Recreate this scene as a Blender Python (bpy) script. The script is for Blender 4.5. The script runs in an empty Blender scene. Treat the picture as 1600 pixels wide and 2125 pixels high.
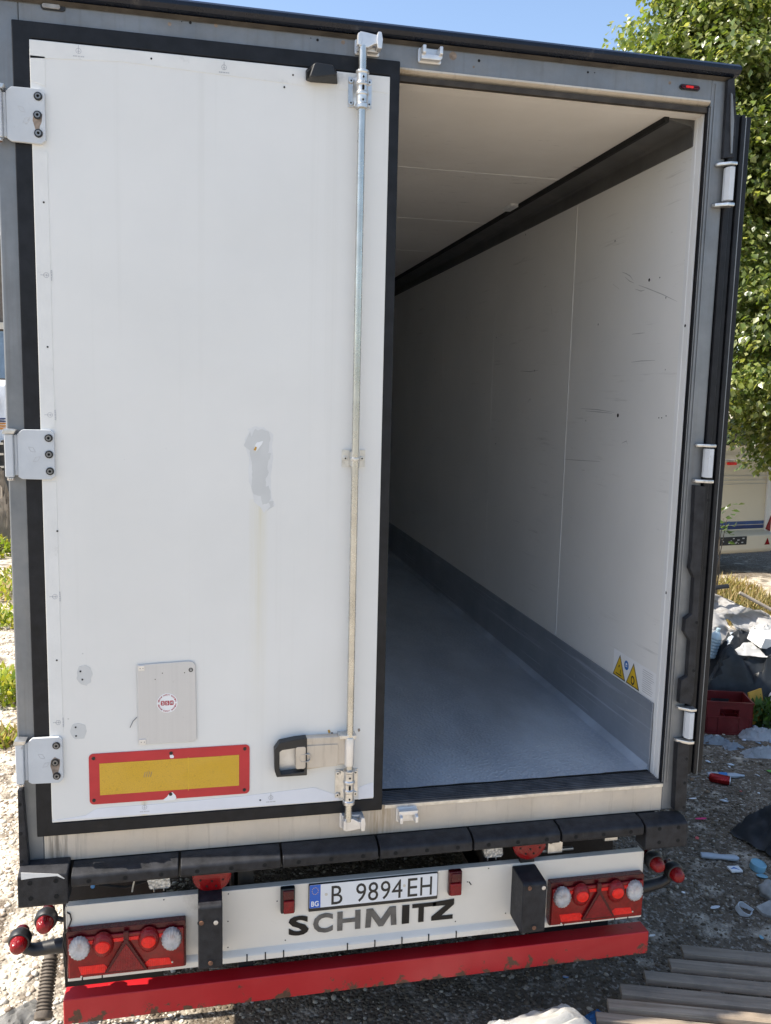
import bpy, bmesh, math, random
import numpy as np
from mathutils import Vector, Matrix, noise
random.seed(7); rng = np.random.default_rng(7)
R = math.radians
scene = bpy.context.scene
COL = scene.collection

# ------------------------------------------------------------------ camera
CAM_F = 1775.8; CAM_ROT = (1.43801, -0.023792, -0.210245); CAM_LOC = (-0.66172, -3.0786, 2.63964)
cam_d = bpy.data.cameras.new('camera'); cam = bpy.data.objects.new('camera', cam_d); COL.objects.link(cam)
cam.location = CAM_LOC; cam.rotation_euler = CAM_ROT
cam_d.sensor_fit = 'VERTICAL'; cam_d.sensor_height = 24.0; cam_d.lens = 24.0 * CAM_F / 2125.0
cam_d.clip_start = 0.05; cam_d.clip_end = 2000
scene.camera = cam
# ------------------------------------------------------------------ sky, sun, exposure
SUN_EL, SUN_AZ = R(52), R(4.0)           # sun on the left (-X), very slightly ahead (+Y)
sun_pos = Vector((-math.cos(SUN_EL) * math.cos(SUN_AZ), math.cos(SUN_EL) * math.sin(SUN_AZ), math.sin(SUN_EL)))
world = bpy.data.worlds.new('World'); scene.world = world; world.use_nodes = True
wn = world.node_tree; wn.nodes.clear()
sky = wn.nodes.new('ShaderNodeTexSky'); sky.sky_type = 'NISHITA'; sky.sun_disc = False
sky.sun_elevation = SUN_EL; sky.sun_rotation = math.atan2(sun_pos.x, sun_pos.y); sky.altitude = 50
sky.air_density = 1.0; sky.dust_density = 1.2; sky.ozone_density = 1.0
bg = wn.nodes.new('ShaderNodeBackground'); bg.inputs['Strength'].default_value = 0.14
wo = wn.nodes.new('ShaderNodeOutputWorld')
wn.links.new(sky.outputs[0], bg.inputs[0]); wn.links.new(bg.outputs[0], wo.inputs[0])
sl = bpy.data.lights.new('sun', 'SUN'); sl.energy = 5.0; sl.angle = R(0.53); sl.color = (1.0, 0.93, 0.82)
so = bpy.data.objects.new('sun', sl); COL.objects.link(so)
so.rotation_euler = (-sun_pos).to_track_quat('-Z', 'Y').to_euler(); so.location = sun_pos * 30
vs = scene.view_settings
vs.view_transform = 'Standard'; vs.look = 'None'; vs.gamma = 1; vs.use_curve_mapping = False; vs.exposure = 0.90
scene.cycles.max_bounces = 10; scene.cycles.diffuse_bounces = 6; scene.cycles.glossy_bounces = 4
scene.cycles.transmission_bounces = 6; scene.cycles.transparent_max_bounces = 8
scene.cycles.use_denoising = True
scene.cycles.sample_clamp_indirect = 8.0

# ------------------------------------------------------------------ point helpers (real planes of the trailer / the ground)
_M = Matrix.Rotation(CAM_ROT[2], 3, 'Z') @ Matrix.Rotation(CAM_ROT[1], 3, 'Y') @ Matrix.Rotation(CAM_ROT[0], 3, 'X')
_C = Vector(CAM_LOC)
def _ray(px, py): return _M @ Vector(((px - 800) / CAM_F, -(py - 1062.5) / CAM_F, -1))
def W(px, py, Y=0.0):                      # measured photo point -> (x, z) on the upright plane y = Y
    d = _ray(px, py); p = _C + d * ((Y - _C.y) / d.y); return (p.x, p.z)
def G(px, py, Z=0.0):                      # measured photo point -> (x, y) on the level z = Z
    d = _ray(px, py); p = _C + d * ((Z - _C.z) / d.z); return (p.x, p.y)
def gh(x, y):                              # relief of the yard
    a = 0.016 * math.sin(1.9 * x + .7 * y) + 0.012 * math.sin(2.7 * y - 1.3 * x + 1) + 0.008 * math.sin(5.1 * x + 4.3 * y)
    return a - 0.01

# ------------------------------------------------------------------ materials
MATS = {}
class NT:
    def __init__(s, name):
        s.m = bpy.data.materials.new(name); s.m.use_nodes = True; s.t = s.m.node_tree; s.t.nodes.clear()
        s.out = s.n('ShaderNodeOutputMaterial'); s.p = s.n('ShaderNodeBsdfPrincipled'); s.l(s.p.outputs[0], s.out.inputs[0])
        s.tc = s.n('ShaderNodeTexCoord'); s.co = s.tc.outputs['Object']
        MATS[name] = s.m
    def n(s, k): return s.t.nodes.new(k)
    def l(s, a, b): s.t.links.new(a, b)
    def mapping(s, sc=(1, 1, 1), rot=(0, 0, 0), loc=(0, 0, 0)):
        m = s.n('ShaderNodeMapping'); m.inputs['Scale'].default_value = sc; m.inputs['Rotation'].default_value = rot
        m.inputs['Location'].default_value = loc; s.l(s.co, m.inputs[0]); return m.outputs[0]
    def noise(s, scale, detail=4, rough=.55, vec=None, dist=0):
        k = s.n('ShaderNodeTexNoise'); k.inputs['Scale'].default_value = scale; k.inputs['Detail'].default_value = detail
        k.inputs['Roughness'].default_value = rough; k.inputs['Distortion'].default_value = dist
        s.l(vec if vec is not None else s.co, k.inputs['Vector']); return k.outputs[0]
    def voro(s, scale, feat='F1', vec=None, out='Distance'):
        k = s.n('ShaderNodeTexVoronoi'); k.feature = feat; k.inputs['Scale'].default_value = scale
        s.l(vec if vec is not None else s.co, k.inputs['Vector']); return k.outputs[out]
    def ramp(s, v, stops):
        k = s.n('ShaderNodeValToRGB'); e = k.color_ramp.elements
        while len(e) < len(stops): e.new(.5)
        for i, (p, c) in enumerate(stops):
            e[i].position = p; e[i].color = (c, c, c, 1) if isinstance(c, (int, float)) else (*c, 1)
        s.l(v, k.inputs[0]); return k.outputs[0]
    def mix(s, f, a, b, mode='MIX'):
        k = s.n('ShaderNodeMix'); k.data_type = 'RGBA'; k.blend_type = mode
        for i, v in ((0, f), (6, a), (7, b)):
            if isinstance(v, (int, float)): k.inputs[i].default_value = v if i == 0 else (v, v, v, 1)
            elif isinstance(v, tuple): k.inputs[i].default_value = (*v, 1)
            else: s.l(v, k.inputs[i])
        return k.outputs[2]
    def math(s, op, a, b=0.0, clamp=False):
        k = s.n('ShaderNodeMath'); k.operation = op; k.use_clamp = clamp
        for i, v in enumerate((a, b)):
            if isinstance(v, (int, float)): k.inputs[i].default_value = v
            else: s.l(v, k.inputs[i])
        return k.outputs[0]
    def xyz(s):
        k = s.n('ShaderNodeSeparateXYZ'); s.l(s.co, k.inputs[0]); return k.outputs
    def base(s, c):
        if isinstance(c, tuple): s.p.inputs['Base Color'].default_value = (*c, 1)
        else: s.l(c, s.p.inputs['Base Color'])
    def set(s, **k):
        names = dict(rough='Roughness', metal='Metallic', coat='Coat Weight', trans='Transmission Weight', ior='IOR', spec='Specular IOR Level', sheen='Sheen Weight', alpha='Alpha', crough='Coat Roughness')
        for a, v in k.items():
            i = s.p.inputs[names[a]]
            if isinstance(v, (int, float)): i.default_value = v
            else: s.l(v, i)
    def bump(s, h, strength=.3, dist=.01):
        k = s.n('ShaderNodeBump'); k.inputs['Strength'].default_value = strength; k.inputs['Distance'].default_value = dist
        s.l(h, k.inputs['Height']); s.l(k.outputs[0], s.p.inputs['Normal'])

def simple(name, col, rough=.5, metal=0., var=.12, vscale=8, bscale=60, bstr=.08, coat=0., dirt=None, dscale=4, dthr=(.5, .7), spec=None, rvar=.1, trans=0):
    s = NT(name); n1 = s.noise(vscale, 5)
    dark = tuple(c * (1 - var * 1.6) for c in col); lite = tuple(min(1, c * (1 + var)) for c in col)
    c = s.mix(s.ramp(n1, [(.3, 0.), (.7, 1.)]), dark, lite)
    if dirt:
        m = s.ramp(s.noise(dscale, 8, .7), [(dthr[0], 0.), (dthr[1], 1.)]); c = s.mix(m, c, dirt)
    s.base(c); s.set(metal=metal, coat=coat)
    s.set(rough=s.math('ADD', s.math('MULTIPLY', s.noise(vscale * 2.3, 5), rvar * 2), rough - rvar))
    if spec is not None: s.set(spec=spec)
    if trans: s.set(trans=trans)
    if bstr: s.bump(s.noise(bscale, 4), bstr, .004)
    return s.m

def mat_door():
    s = NT('door_white'); x, y, z = s.xyz()
    c = s.mix(s.ramp(s.noise(1.3, 6, .6), [(.35, 0.), (.7, 1.)]), (.70, .69, .66), (.755, .742, .71))
    # fine specks of grime
    sp = s.ramp(s.voro(9.0), [(.0, 1.), (.022, 1.), (.03, 0.)])
    sp = s.math('MULTIPLY', sp, s.ramp(s.noise(6, 3), [(.5, 0.), (.6, 1.)]))
    c = s.mix(s.math('MULTIPLY', sp, .55), c, (.25, .24, .22))
    # run-off streaks (long in z)
    v = s.mapping((26, 26, .35)); st = s.ramp(s.noise(1, 5, .6, v), [(.56, 0.), (.85, 1.)])
    c = s.mix(s.math('MULTIPLY', st, .16), c, (.45, .43, .37))
    # yellow run below the repair patch
    g = s.math('SUBTRACT', 1, s.math('MULTIPLY', s.math('ABSOLUTE', s.math('ADD', x, .462)), 26), True)
    zz = s.math('MULTIPLY', s.math('LESS_THAN', z, 2.26), s.ramp(z, [(0, 0.), (1, 1.)]))
    k = s.n('ShaderNodeMapRange'); k.inputs[1].default_value = 1.35; k.inputs[2].default_value = 2.25; s.l(z, k.inputs[0])
    f = s.math('MULTIPLY', s.math('MULTIPLY', g, k.outputs[0]), s.math('LESS_THAN', z, 2.27))
    f = s.math('MULTIPLY', f, s.ramp(s.noise(1, 4, .6, s.mapping((60, 60, 1.5))), [(.3, .15), (.65, 1.)]))
    c = s.mix(s.math('MULTIPLY', f, .62), c, (.62, .56, .36))
    # rust bleed under the reflector board
    g = s.math('SUBTRACT', 1, s.math('MULTIPLY', s.math('ABSOLUTE', s.math('ADD', x, .872)), 60), True)
    f = s.math('MULTIPLY', g, s.math('LESS_THAN', z, 1.2)); f = s.math('MULTIPLY', f, s.math('GREATER_THAN', z, 1.08))
    c = s.mix(s.math('MULTIPLY', f, .45), c, (.66, .5, .22))
    s.base(c); s.set(rough=s.ramp(s.noise(3, 5), [(.3, .34), (.7, .46)]), coat=.15, crough=.25)
    s.bump(s.noise(2.2, 3), .2, .02); return s.m
M_door = mat_door()
M_strip = simple('strip_white', (.74, .73, .70), .42, var=.04, dirt=(.5, .49, .46), dthr=(.6, .8), dscale=9, bstr=.05)
M_film = simple('film_bluish_white', (.73, .74, .78), .4, var=.03, bstr=.05)
M_smear = simple('filler_smear', (.675, .672, .66), .5, var=.04, vscale=20, bstr=.1)
M_patch = simple('filler_grey', (.59, .59, .575), .6, var=.04, bstr=.15, bscale=40)
def mat_frame():
    s = NT('frame_metal')
    c = s.mix(s.ramp(s.noise(5, 7, .65), [(.3, 0.), (.72, 1.)]), (.18, .188, .195), (.265, .272, .278))
    st = s.ramp(s.noise(1, 5, .6, s.mapping((45, 45, 1.6))), [(.52, 0.), (.85, 1.)])
    c = s.mix(s.math('MULTIPLY', st, .45), c, (.13, .115, .10))
    r = s.ramp(s.noise(11, 6, .7), [(.68, 0.), (.75, 1.)]); c = s.mix(s.math('MULTIPLY', r, .6), c, (.18, .09, .045))
    s.base(c); s.set(metal=.55, rough=s.ramp(s.noise(14, 5), [(.3, .42), (.7, .62)])); s.bump(s.noise(120, 3), .1, .002); return s.m
M_frame = mat_frame()
def mat_sill():
    s = NT('sill_metal'); x, y, z = s.xyz()
    c = s.mix(s.ramp(s.noise(3, 7, .65), [(.3, 0.), (.72, 1.)]), (.52, .455, .375), (.66, .59, .50))
    st = s.ramp(s.noise(1, 6, .65, s.mapping((38, 38, 3))), [(.55, 0.), (.8, 1.)])
    c = s.mix(s.math('MULTIPLY', st, .6), c, (.25, .2, .15))
    g = s.math('SUBTRACT', 1, s.math('MULTIPLY', s.math('ABSOLUTE', s.math('ADD', x, -.012)), 11), True)   # rusty run between the two doors
    g = s.math('MULTIPLY', g, s.ramp(s.noise(1, 5, .6, s.mapping((50, 50, 5))), [(.38, 0.), (.6, 1.)]))
    c = s.mix(s.math('MULTIPLY', g, .75), c, (.27, .18, .08))
    g2 = s.math('SUBTRACT', 1, s.math('MULTIPLY', s.math('ABSOLUTE', s.math('ADD', x, 1.17)), 9), True)
    g2 = s.math('MULTIPLY', g2, s.ramp(s.noise(1, 6, .7, s.mapping((60, 60, 2.5))), [(.45, 0.), (.6, 1.)]))
    c = s.mix(s.math('MULTIPLY', g2, .7), c, (.09, .075, .06))
    s.base(c); s.set(metal=.35, rough=s.ramp(s.noise(14, 5), [(.3, .42), (.7, .6)])); s.bump(s.noise(120, 3), .1, .002); return s.m
M_sill = mat_sill()
M_rubber = simple('seal_rubber', (.010, .0105, .013), .5, var=.3, vscale=20, bstr=.12, dirt=(.035, .03, .026), dthr=(.62, .9), dscale=8, spec=.3)
M_brown = simple('grimy_brown_seal', (.055, .046, .037), .6, var=.3, vscale=12, bstr=.2, dirt=(.14, .12, .095), dthr=(.6, .85), dscale=9, spec=.25)
M_bump = simple('bumper_rubber', (.024, .0245, .028), .5, var=.3, vscale=25, bscale=260, bstr=.3, dirt=(.07, .065, .06), dthr=(.66, .92), dscale=14, spec=.25)
M_black = simple('black_plastic', (.013, .013, .014), .45, var=.3, bstr=.1, dirt=(.08, .07, .055), dthr=(.55, .85), dscale=10)
M_hole = simple('hole_black', (.006, .006, .006), .9, bstr=0)
M_steel = simple('galvanised_steel', (.62, .61, .59), .33, metal=.85, var=.14, vscale=30, bstr=.12, dirt=(.24, .21, .17), dthr=(.58, .8), dscale=20)
M_rod = simple('rod_steel', (.55, .54, .50), .28, metal=.9, var=.1, vscale=12, bstr=.05, dirt=None)
M_cast = simple('cast_aluminium', (.72, .71, .70), .36, metal=.6, var=.08, vscale=18, bstr=.15, bscale=90)
M_hinge = simple('hinge_paint', (.56, .58, .60), .45, var=.05, vscale=10, bstr=.06, dirt=(.25, .22, .18), dthr=(.64, .74), dscale=13)
def mat_alu():
    s = NT('brushed_aluminium')
    b = s.noise(1, 4, .6, s.mapping((160, 160, 1.0)))
    c = s.mix(b, (.50, .51, .53), (.60, .61, .63))
    sc = s.ramp(s.noise(28, 6, .7), [(.69, 0.), (.72, 1.)]); c = s.mix(sc, c, (.15, .14, .13))
    s.base(c); s.set(metal=.5, rough=.38); s.bump(b, .05, .002); return s.m
M_alu = mat_alu()
def mat_red(name, rust=True):
    s = NT(name); x, y, z = s.xyz()
    c = s.mix(s.ramp(s.noise(4, 6, .6), [(.3, 0.), (.7, 1.)]), (.42, .008, .014), (.52, .012, .02))
    n = s.noise(10, 9, .72)
    # more rust towards the scraped lower edge and the ends
    edge = s.n('ShaderNodeMapRange'); edge.inputs[1].default_value = .37; edge.inputs[2].default_value = .30; s.l(z, edge.inputs[0])
    f = s.ramp(s.math('ADD', n, s.math('MULTIPLY', edge.outputs[0], .15)), [(.635, 0.), (.655, 1.)])
    rc = s.mix(s.noise(60, 5), (.055, .03, .02), (.17, .085, .045))
    c = s.mix(f, c, rc); dust = s.ramp(s.noise(2, 5), [(.4, 0.), (.8, 1.)]); c = s.mix(s.math('MULTIPLY', dust, .22), c, (.26, .11, .09)); sc = s.ramp(s.noise(1, 7, .7, s.mapping((5, 5, 70))), [(.66, 0.), (.72, 1.)]); c = s.mix(s.math('MULTIPLY', sc, .4), c, (.55, .12, .11))
    s.base(c); s.set(rough=s.mix(f, .38, .9), coat=0.1, spec=.4); s.bump(s.math('SUBTRACT', s.noise(70, 4), f), .12, .003); return s.m
M_redbar = mat_red('red_bar_paint')
M_redb = simple('board_red', (.50, .02, .028), .35, var=.08, dirt=(.6, .45, .42), dthr=(.70, .74), dscale=30, bstr=0)
def mat_yel():
    s = NT('reflective_yellow'); v = s.mapping((1, .02, 1), (0, R(45), 0))
    h = s.voro(150, 'DISTANCE_TO_EDGE', v); m = s.ramp(h, [(.02, 0.), (.06, 1.)])
    s.base(s.mix(m, (.50, .29, .018), (.62, .36, .015))); s.set(rough=.3, coat=.3); return s.m
M_yel = mat_yel()
M_panel = simple('lamp_panel_white', (.75, .70, .62), .38, var=.05, vscale=3, bstr=.04, coat=.1, dirt=(.42, .37, .30), dthr=(.58, .85), dscale=6)
M_lensred = simple('lens_red', (.22, .002, .004), .16, var=.15, vscale=60, bscale=300, bstr=.25, coat=.15, rvar=.04, spec=.35)
M_lensbright = simple('lens_red_bright', (.85, .012, .006), .16, var=.1, vscale=60, bscale=300, bstr=.3, coat=.15, rvar=.04, spec=.35)
def prism_lens(m, sc):
    t = m.node_tree; p = [n for n in t.nodes if n.type == 'BSDF_PRINCIPLED'][0]; tc = [n for n in t.nodes if n.type == 'TEX_COORD'][0]
    v = t.nodes.new('ShaderNodeTexVoronoi'); v.inputs['Scale'].default_value = sc; v.distance = 'CHEBYCHEV'; v.inputs['Randomness'].default_value = 0; t.links.new(tc.outputs['Object'], v.inputs['Vector'])
    b = t.nodes.new('ShaderNodeBump'); b.inputs['Strength'].default_value = .7; b.inputs['Distance'].default_value = .004; t.links.new(v.outputs[0], b.inputs['Height']); t.links.new(b.outputs[0], p.inputs['Normal'])
prism_lens(M_lensred, 170); prism_lens(M_lensbright, 150)
M_lensdark = simple('lens_red_dark', (.075, .003, .006), .25, var=.2, vscale=40, bscale=300, bstr=.2, coat=.1, spec=.35)
def mat_clear():
    s = NT('lens_clear'); w = s.noise(45, 3)
    s.base(s.mix(s.ramp(w, [(.35, 0.), (.65, 1.)]), (.66, .65, .64), (.88, .87, .87))); s.set(rough=.08, trans=.6, ior=1.3); s.bump(w, .2, .003); return s.m
M_clear = mat_clear()
M_bulb = simple('bulb_amber', (.75, .32, .05), .3, bstr=0)
M_plate = simple('plate_white', (.74, .75, .77), .35, var=.03, bstr=.03, dirt=(.5, .48, .44), dthr=(.66, .8), dscale=18)
M_blue = simple('eu_blue', (.015, .11, .50), .35, var=.05, bstr=0)
M_ink = simple('ink_black', (.015, .015, .017), .4, bstr=0)
M_inkgrey = simple('worn_letter_grey', (.13, .13, .13), .3, metal=.35, var=.25, vscale=16, bstr=.05)
M_inkblk = simple('letter_black', (.008, .008, .009), .35, var=.2, bstr=0, spec=.3)
M_mark = simple('print_grey', (.50, .50, .51), .5, bstr=0)
M_red = simple('ink_red', (.42, .01, .03), .4, bstr=0)
M_white = simple('label_white', (.80, .80, .80), .45, var=.03, bstr=0)
M_labblue = simple('label_blue', (.02, .16, .5), .4, bstr=0)
M_labyel = simple('label_yellow', (.70, .45, .02), .4, bstr=0)
def mat_wall():
    s = NT('inner_wall_white')
    c = s.mix(s.ramp(s.noise(1.6, 6, .6), [(.3, 0.), (.7, 1.)]), (.69, .68, .655), (.75, .735, .705))
    # horizontal rub marks and slanted scratches
    a = s.noise(1, 6, .62, s.mapping((1, 2.4, 46))); b = s.noise(2.3, 3)
    f = s.math('MULTIPLY', s.ramp(a, [(.60, 0.), (.70, 1.)]), s.ramp(b, [(.48, 0.), (.6, 1.)]))
    c = s.mix(s.math('MULTIPLY', f, .38), c, (.34, .33, .31))
    a = s.noise(1, 7, .7, s.mapping((1, 7, 40), (R(24), 0, 0))); b = s.noise(1.9, 3, vec=s.mapping((1, 1, 1), loc=(3, 5, 2)))
    f = s.math('MULTIPLY', s.ramp(a, [(.66, 0.), (.71, 1.)]), s.ramp(b, [(.5, 0.), (.56, 1.)]))
    c = s.mix(s.math('MULTIPLY', f, .5), c, (.26, .25, .23))
    sp = s.ramp(s.voro(6.5), [(.0, 1.), (.03, 1.), (.04, 0.)]); sp = s.math('MULTIPLY', sp, s.ramp(s.noise(3.4, 2), [(.54, 0.), (.58, 1.)]))
    c = s.mix(s.math('MULTIPLY', sp, .8), c, (.06, .06, .06))
    s.base(c); s.set(rough=.42); s.bump(s.noise(5, 3), .12, .01); return s.m
M_wall = mat_wall()
def mat_ceil():
    s = NT('ceiling_cream')
    c = s.mix(s.ramp(s.noise(1.6, 6, .6), [(.3, 0.), (.7, 1.)]), (.66, .62, .565), (.76, .72, .665))
    a = s.noise(1, 7, .7, s.mapping((9, 34, 1), (0, 0, R(12)))); b = s.noise(2.6, 3)
    f = s.math('MULTIPLY', s.ramp(a, [(.60, 0.), (.68, 1.)]), s.ramp(b, [(.5, 0.), (.6, 1.)]))
    c = s.mix(s.math('MULTIPLY', f, .6), c, (.22, .2, .17)); s.base(c); s.set(rough=.5); s.bump(s.noise(5, 3), .1, .01); return s.m
M_ceil = mat_ceil()
M_joint = simple('joint_sealant', (.74, .73, .71), .5, bstr=0)
def mat_floor():
    s = NT('floor_aluminium')
    c = s.mix(s.ramp(s.noise(2.2, 7, .65, s.mapping((1, .35, 1))), [(.3, 0.), (.7, 1.)]), (.40, .47, .56), (.62, .70, .78))
    grid = s.voro(64, 'F1', s.mapping((1, 1, 1), (0, 0, R(45)))); g = s.ramp(grid, [(.2, 1.), (.55, 0.)])
    c = s.mix(s.math('MULTIPLY', g, .45), c, (.66, .70, .76))
    sc = s.ramp(s.noise(1, 7, .65, s.mapping((30, 1.2, 1))), [(.62, 0.), (.72, 1.)]); c = s.mix(s.math('MULTIPLY', sc, .45), c, (.72, .76, .80))
    dk = s.ramp(s.noise(1.4, 6, .6, s.mapping((1, .5, 1), loc=(4, 2, 0))), [(.45, 0.), (.7, 1.)]); c = s.mix(s.math('MULTIPLY', dk, .45), c, (.20, .23, .27))
    s.base(c); s.set(metal=.35, rough=s.ramp(s.noise(3, 6), [(.3, .4), (.7, .58)])); s.bump(g, .6, .004); return s.m
M_floor = mat_floor()
def mat_kick():
    s = NT('kick_plate_aluminium')
    c = s.mix(s.ramp(s.noise(3, 7, .65), [(.3, 0.), (.7, 1.)]), (.27, .30, .345), (.38, .41, .455))
    a = s.noise(1, 6, .65, s.mapping((1, .8, 60))); f = s.ramp(a, [(.58, 0.), (.68, 1.)]); c = s.mix(s.math('MULTIPLY', f, .7), c, (.62, .66, .72))
    b = s.ramp(s.noise(14, 7, .75), [(.60, 0.), (.68, 1.)]); c = s.mix(s.math('MULTIPLY', b, .4), c, (.55, .57, .6))
    s.base(c); s.set(metal=.45, rough=.42); return s.m
M_kick = mat_kick()
M_fillet = simple('fillet_scraped_alu', (.42, .48, .56), .45, metal=.2, var=.2, vscale=3, bstr=.1, dirt=(.30, .34, .40), dthr=(.4, .9), dscale=2)
M_cover = simple('cover_rail_grey', (.085, .083, .08), .5, var=.15, vscale=5, bstr=.08, dirt=(.13, .12, .11), dthr=(.55, .8))
M_thresh = simple('threshold_dark_alu', (.12, .12, .125), .45, metal=.5, var=.25, vscale=20, bstr=.15, dirt=(.3, .29, .28), dthr=(.62, .75), dscale=25)
M_gutter = simple('gutter_black', (.006, .009, .018), .28, var=.2, bstr=.05, coat=0, spec=.35, dirt=(.12, .105, .09), dthr=(.6, .8))
M_side = simple('side_wall_white', (.72, .72, .71), .4, var=.05, vscale=2, bstr=.05)
M_chassis = simple('chassis_black', (.016, .016, .016), .6, var=.3, vscale=9, bstr=.15, dirt=(.07, .055, .04), dthr=(.5, .8), dscale=6)
M_tyre = simple('tyre_rubber', (.02, .02, .02), .8, var=.3, vscale=20, bstr=.3, dirt=(.08, .07, .055), dthr=(.5, .8))
M_rustbolt = simple('rusty_bolt', (.19, .09, .05), .75, var=.35, vscale=60, bstr=.3)
M_boltdk = simple('bolt_grey', (.22, .22, .22), .4, metal=.6, var=.2, bstr=0)
M_zinc = simple('zinc_bolt', (.6, .6, .6), .35, metal=.8, var=.1, bstr=0)
M_rust = simple('rust_stain', (.27, .21, .165), .8, var=.3, vscale=50, bstr=.1)
M_led = NT('led_lens')
M_led.base(M_led.mix(M_led.voro(95), (.75, .75, .73), (.2, .2, .2))); M_led.set(rough=.2, metal=.4); M_led.bump(M_led.voro(95), .6, .005); M_led = M_led.m
def mat_ground():
    s = NT('yard_ground'); x, y, z = s.xyz()
    v1 = s.voro(55, 'F1', out='Color'); bw = s.n('ShaderNodeRGBToBW'); s.l(v1, bw.inputs[0])
    stones = s.mix(bw.outputs[0], (.24, .21, .17), (.62, .58, .51))
    soil = s.mix(s.ramp(s.noise(14, 8, .7), [(.3, 0.), (.7, 1.)]), (.085, .066, .047), (.185, .150, .112))
    # the yard is clean gravel on the left of the trailer and trodden dirt with litter on its right
    k = s.n('ShaderNodeMapRange'); k.inputs[1].default_value = -1.5; k.inputs[2].default_value = -.4; s.l(x, k.inputs[0])
    k2 = s.n('ShaderNodeMapRange'); k2.inputs[1].default_value = 4.6; k2.inputs[2].default_value = 5.4; s.l(s.math('ADD', x, s.math('MULTIPLY', s.noise(.8, 4), .8)), k2.inputs[0])
    k3 = s.n('ShaderNodeMapRange'); k3.inputs[1].default_value = -.9; k3.inputs[2].default_value = -.3; s.l(s.math('ADD', y, s.math('MULTIPLY', s.noise(1.2, 4), .5)), k3.inputs[0])
    f = s.math('MULTIPLY', s.math('SUBTRACT', k.outputs[0], k2.outputs[0], True), k3.outputs[0])
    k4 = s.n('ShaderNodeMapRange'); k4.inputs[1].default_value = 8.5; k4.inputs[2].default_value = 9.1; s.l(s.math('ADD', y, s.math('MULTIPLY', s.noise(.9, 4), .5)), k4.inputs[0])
    f = s.math('MAXIMUM', f, s.math('MULTIPLY', k4.outputs[0], s.math('GREATER_THAN', x, 3.0)))  # caravan's shadow deepened by darker soil colour around and beyond it
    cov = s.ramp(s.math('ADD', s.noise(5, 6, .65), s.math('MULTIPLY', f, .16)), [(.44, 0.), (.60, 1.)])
    pale = s.mix(.55, stones, (.70, .61, .48))
    c = s.mix(cov, pale, s.mix(s.ramp(s.noise(40, 4), [(.55, 0.), (.6, 1.)]), soil, s.mix(.5, soil, stones)))
    s.base(c); s.set(rough=.9, spec=.2)
    h = s.math('ADD', s.math('MULTIPLY', s.voro(55), -1), s.noise(30, 6)); s.bump(h, .8, .012); return s.m
M_ground = mat_ground()
def vcol_mat(name, rough=.8, attr='tone', spec=.3, trans=False, bump=None, tr=(.3, .5, .05), tw=.4):
    s = NT(name); a = s.n('ShaderNodeAttribute'); a.attribute_name = attr
    s.base(a.outputs['Color']); s.set(rough=rough, spec=spec)
    if bump: s.bump(s.noise(bump, 4), .4, .004)
    if trans:
        t = s.n('ShaderNodeBsdfTranslucent'); s.l(s.mix(1., a.outputs['Color'], tr, 'MULTIPLY'), t.inputs[0])
        mx = s.n('ShaderNodeMixShader'); mx.inputs[0].default_value = tw
        s.l(s.p.outputs[0], mx.inputs[1]); s.l(t.outputs[0], mx.inputs[2]); s.l(mx.outputs[0], s.out.inputs[0])
    return s.m
M_peb = vcol_mat('pebble_stone', .85, bump=90)
M_leaf = vcol_mat('tree_leaf', .33, spec=.7, trans=True, tr=(1.9, 1.9, .8), tw=.34)
M_grass = vcol_mat('grass_blade', .6, trans=True, tr=(1.6, 1.6, .7), tw=.35)
M_bark = simple('bark', (.12, .095, .07), .9, var=.3, vscale=12, bscale=30, bstr=.6)
def mat_wood():
    s = NT('pallet_wood'); v = s.mapping((3, 55, 55))
    g = s.noise(1, 7, .65, v, .6); c = s.mix(s.ramp(g, [(.3, 0.), (.72, 1.)]), (.22, .17, .12), (.44, .36, .28))
    d = s.ramp(s.noise(6, 6, .7), [(.5, 0.), (.75, 1.)]); c = s.mix(s.math('MULTIPLY', d, .6), c, (.13, .115, .10))
    oi = s.n('ShaderNodeObjectInfo'); c = s.mix(s.math('MULTIPLY', oi.outputs['Random'], .45), c, (.12, .11, .10))
    s.base(c); s.set(rough=.85, spec=.2); s.bump(g, .7, .005); return s.m
M_wood = mat_wood()
M_crate = simple('crate_red', (.13, .007, .009), .42, var=.15, vscale=10, bstr=.1, dirt=(.2, .06, .05), dthr=(.55, .8))
M_bagblk = simple('black_bag', (.045, .052, .062), .38, var=.15, vscale=12, bscale=25, bstr=.5)
M_fairw = simple('plastic_panel_grey_white', (.60, .59, .58), .35, var=.12, vscale=4, bscale=10, bstr=.25, dirt=(.36, .30, .24), dthr=(.5, .8), dscale=5)
M_paper = simple('paper_white', (.78, .78, .77), .6, var=.05, bscale=20, bstr=.4)
M_cloth = simple('cloth_grey_blue', (.62, .65, .68), .7, var=.12, bscale=40, bstr=.5)
M_film2 = simple('clear_film', (.40, .45, .50), .12, var=.1, bscale=25, bstr=.8, coat=.4)
M_caravan = simple('caravan_cream', (.64, .58, .46), .4, var=.03, vscale=1, bstr=.03)
M_caravanw = simple('caravan_white', (.68, .67, .66), .35, var=.03, bstr=.03)
M_cblue = simple('caravan_blue', (.035, .075, .22), .4, bstr=0); M_cblue2 = simple('caravan_dark_blue', (.012, .03, .13), .4, bstr=0)
M_glass = simple('dark_glass', (.02, .025, .03), .06, bstr=0, coat=.6)
M_orange = simple('stripe_orange', (.75, .30, .06), .4, bstr=0)
M_buswhite = simple('van_white', (.80, .80, .80), .35, var=.03, bstr=0)
M_stone = simple('boulder_stone', (.34, .33, .31), .85, var=.25, vscale=14, bscale=40, bstr=.6)
M_yboard = simple('yellow_board', (.55, .30, .035), .5, var=.12, bstr=.05, dirt=(.25, .15, .05), dthr=(.55, .8))
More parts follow.
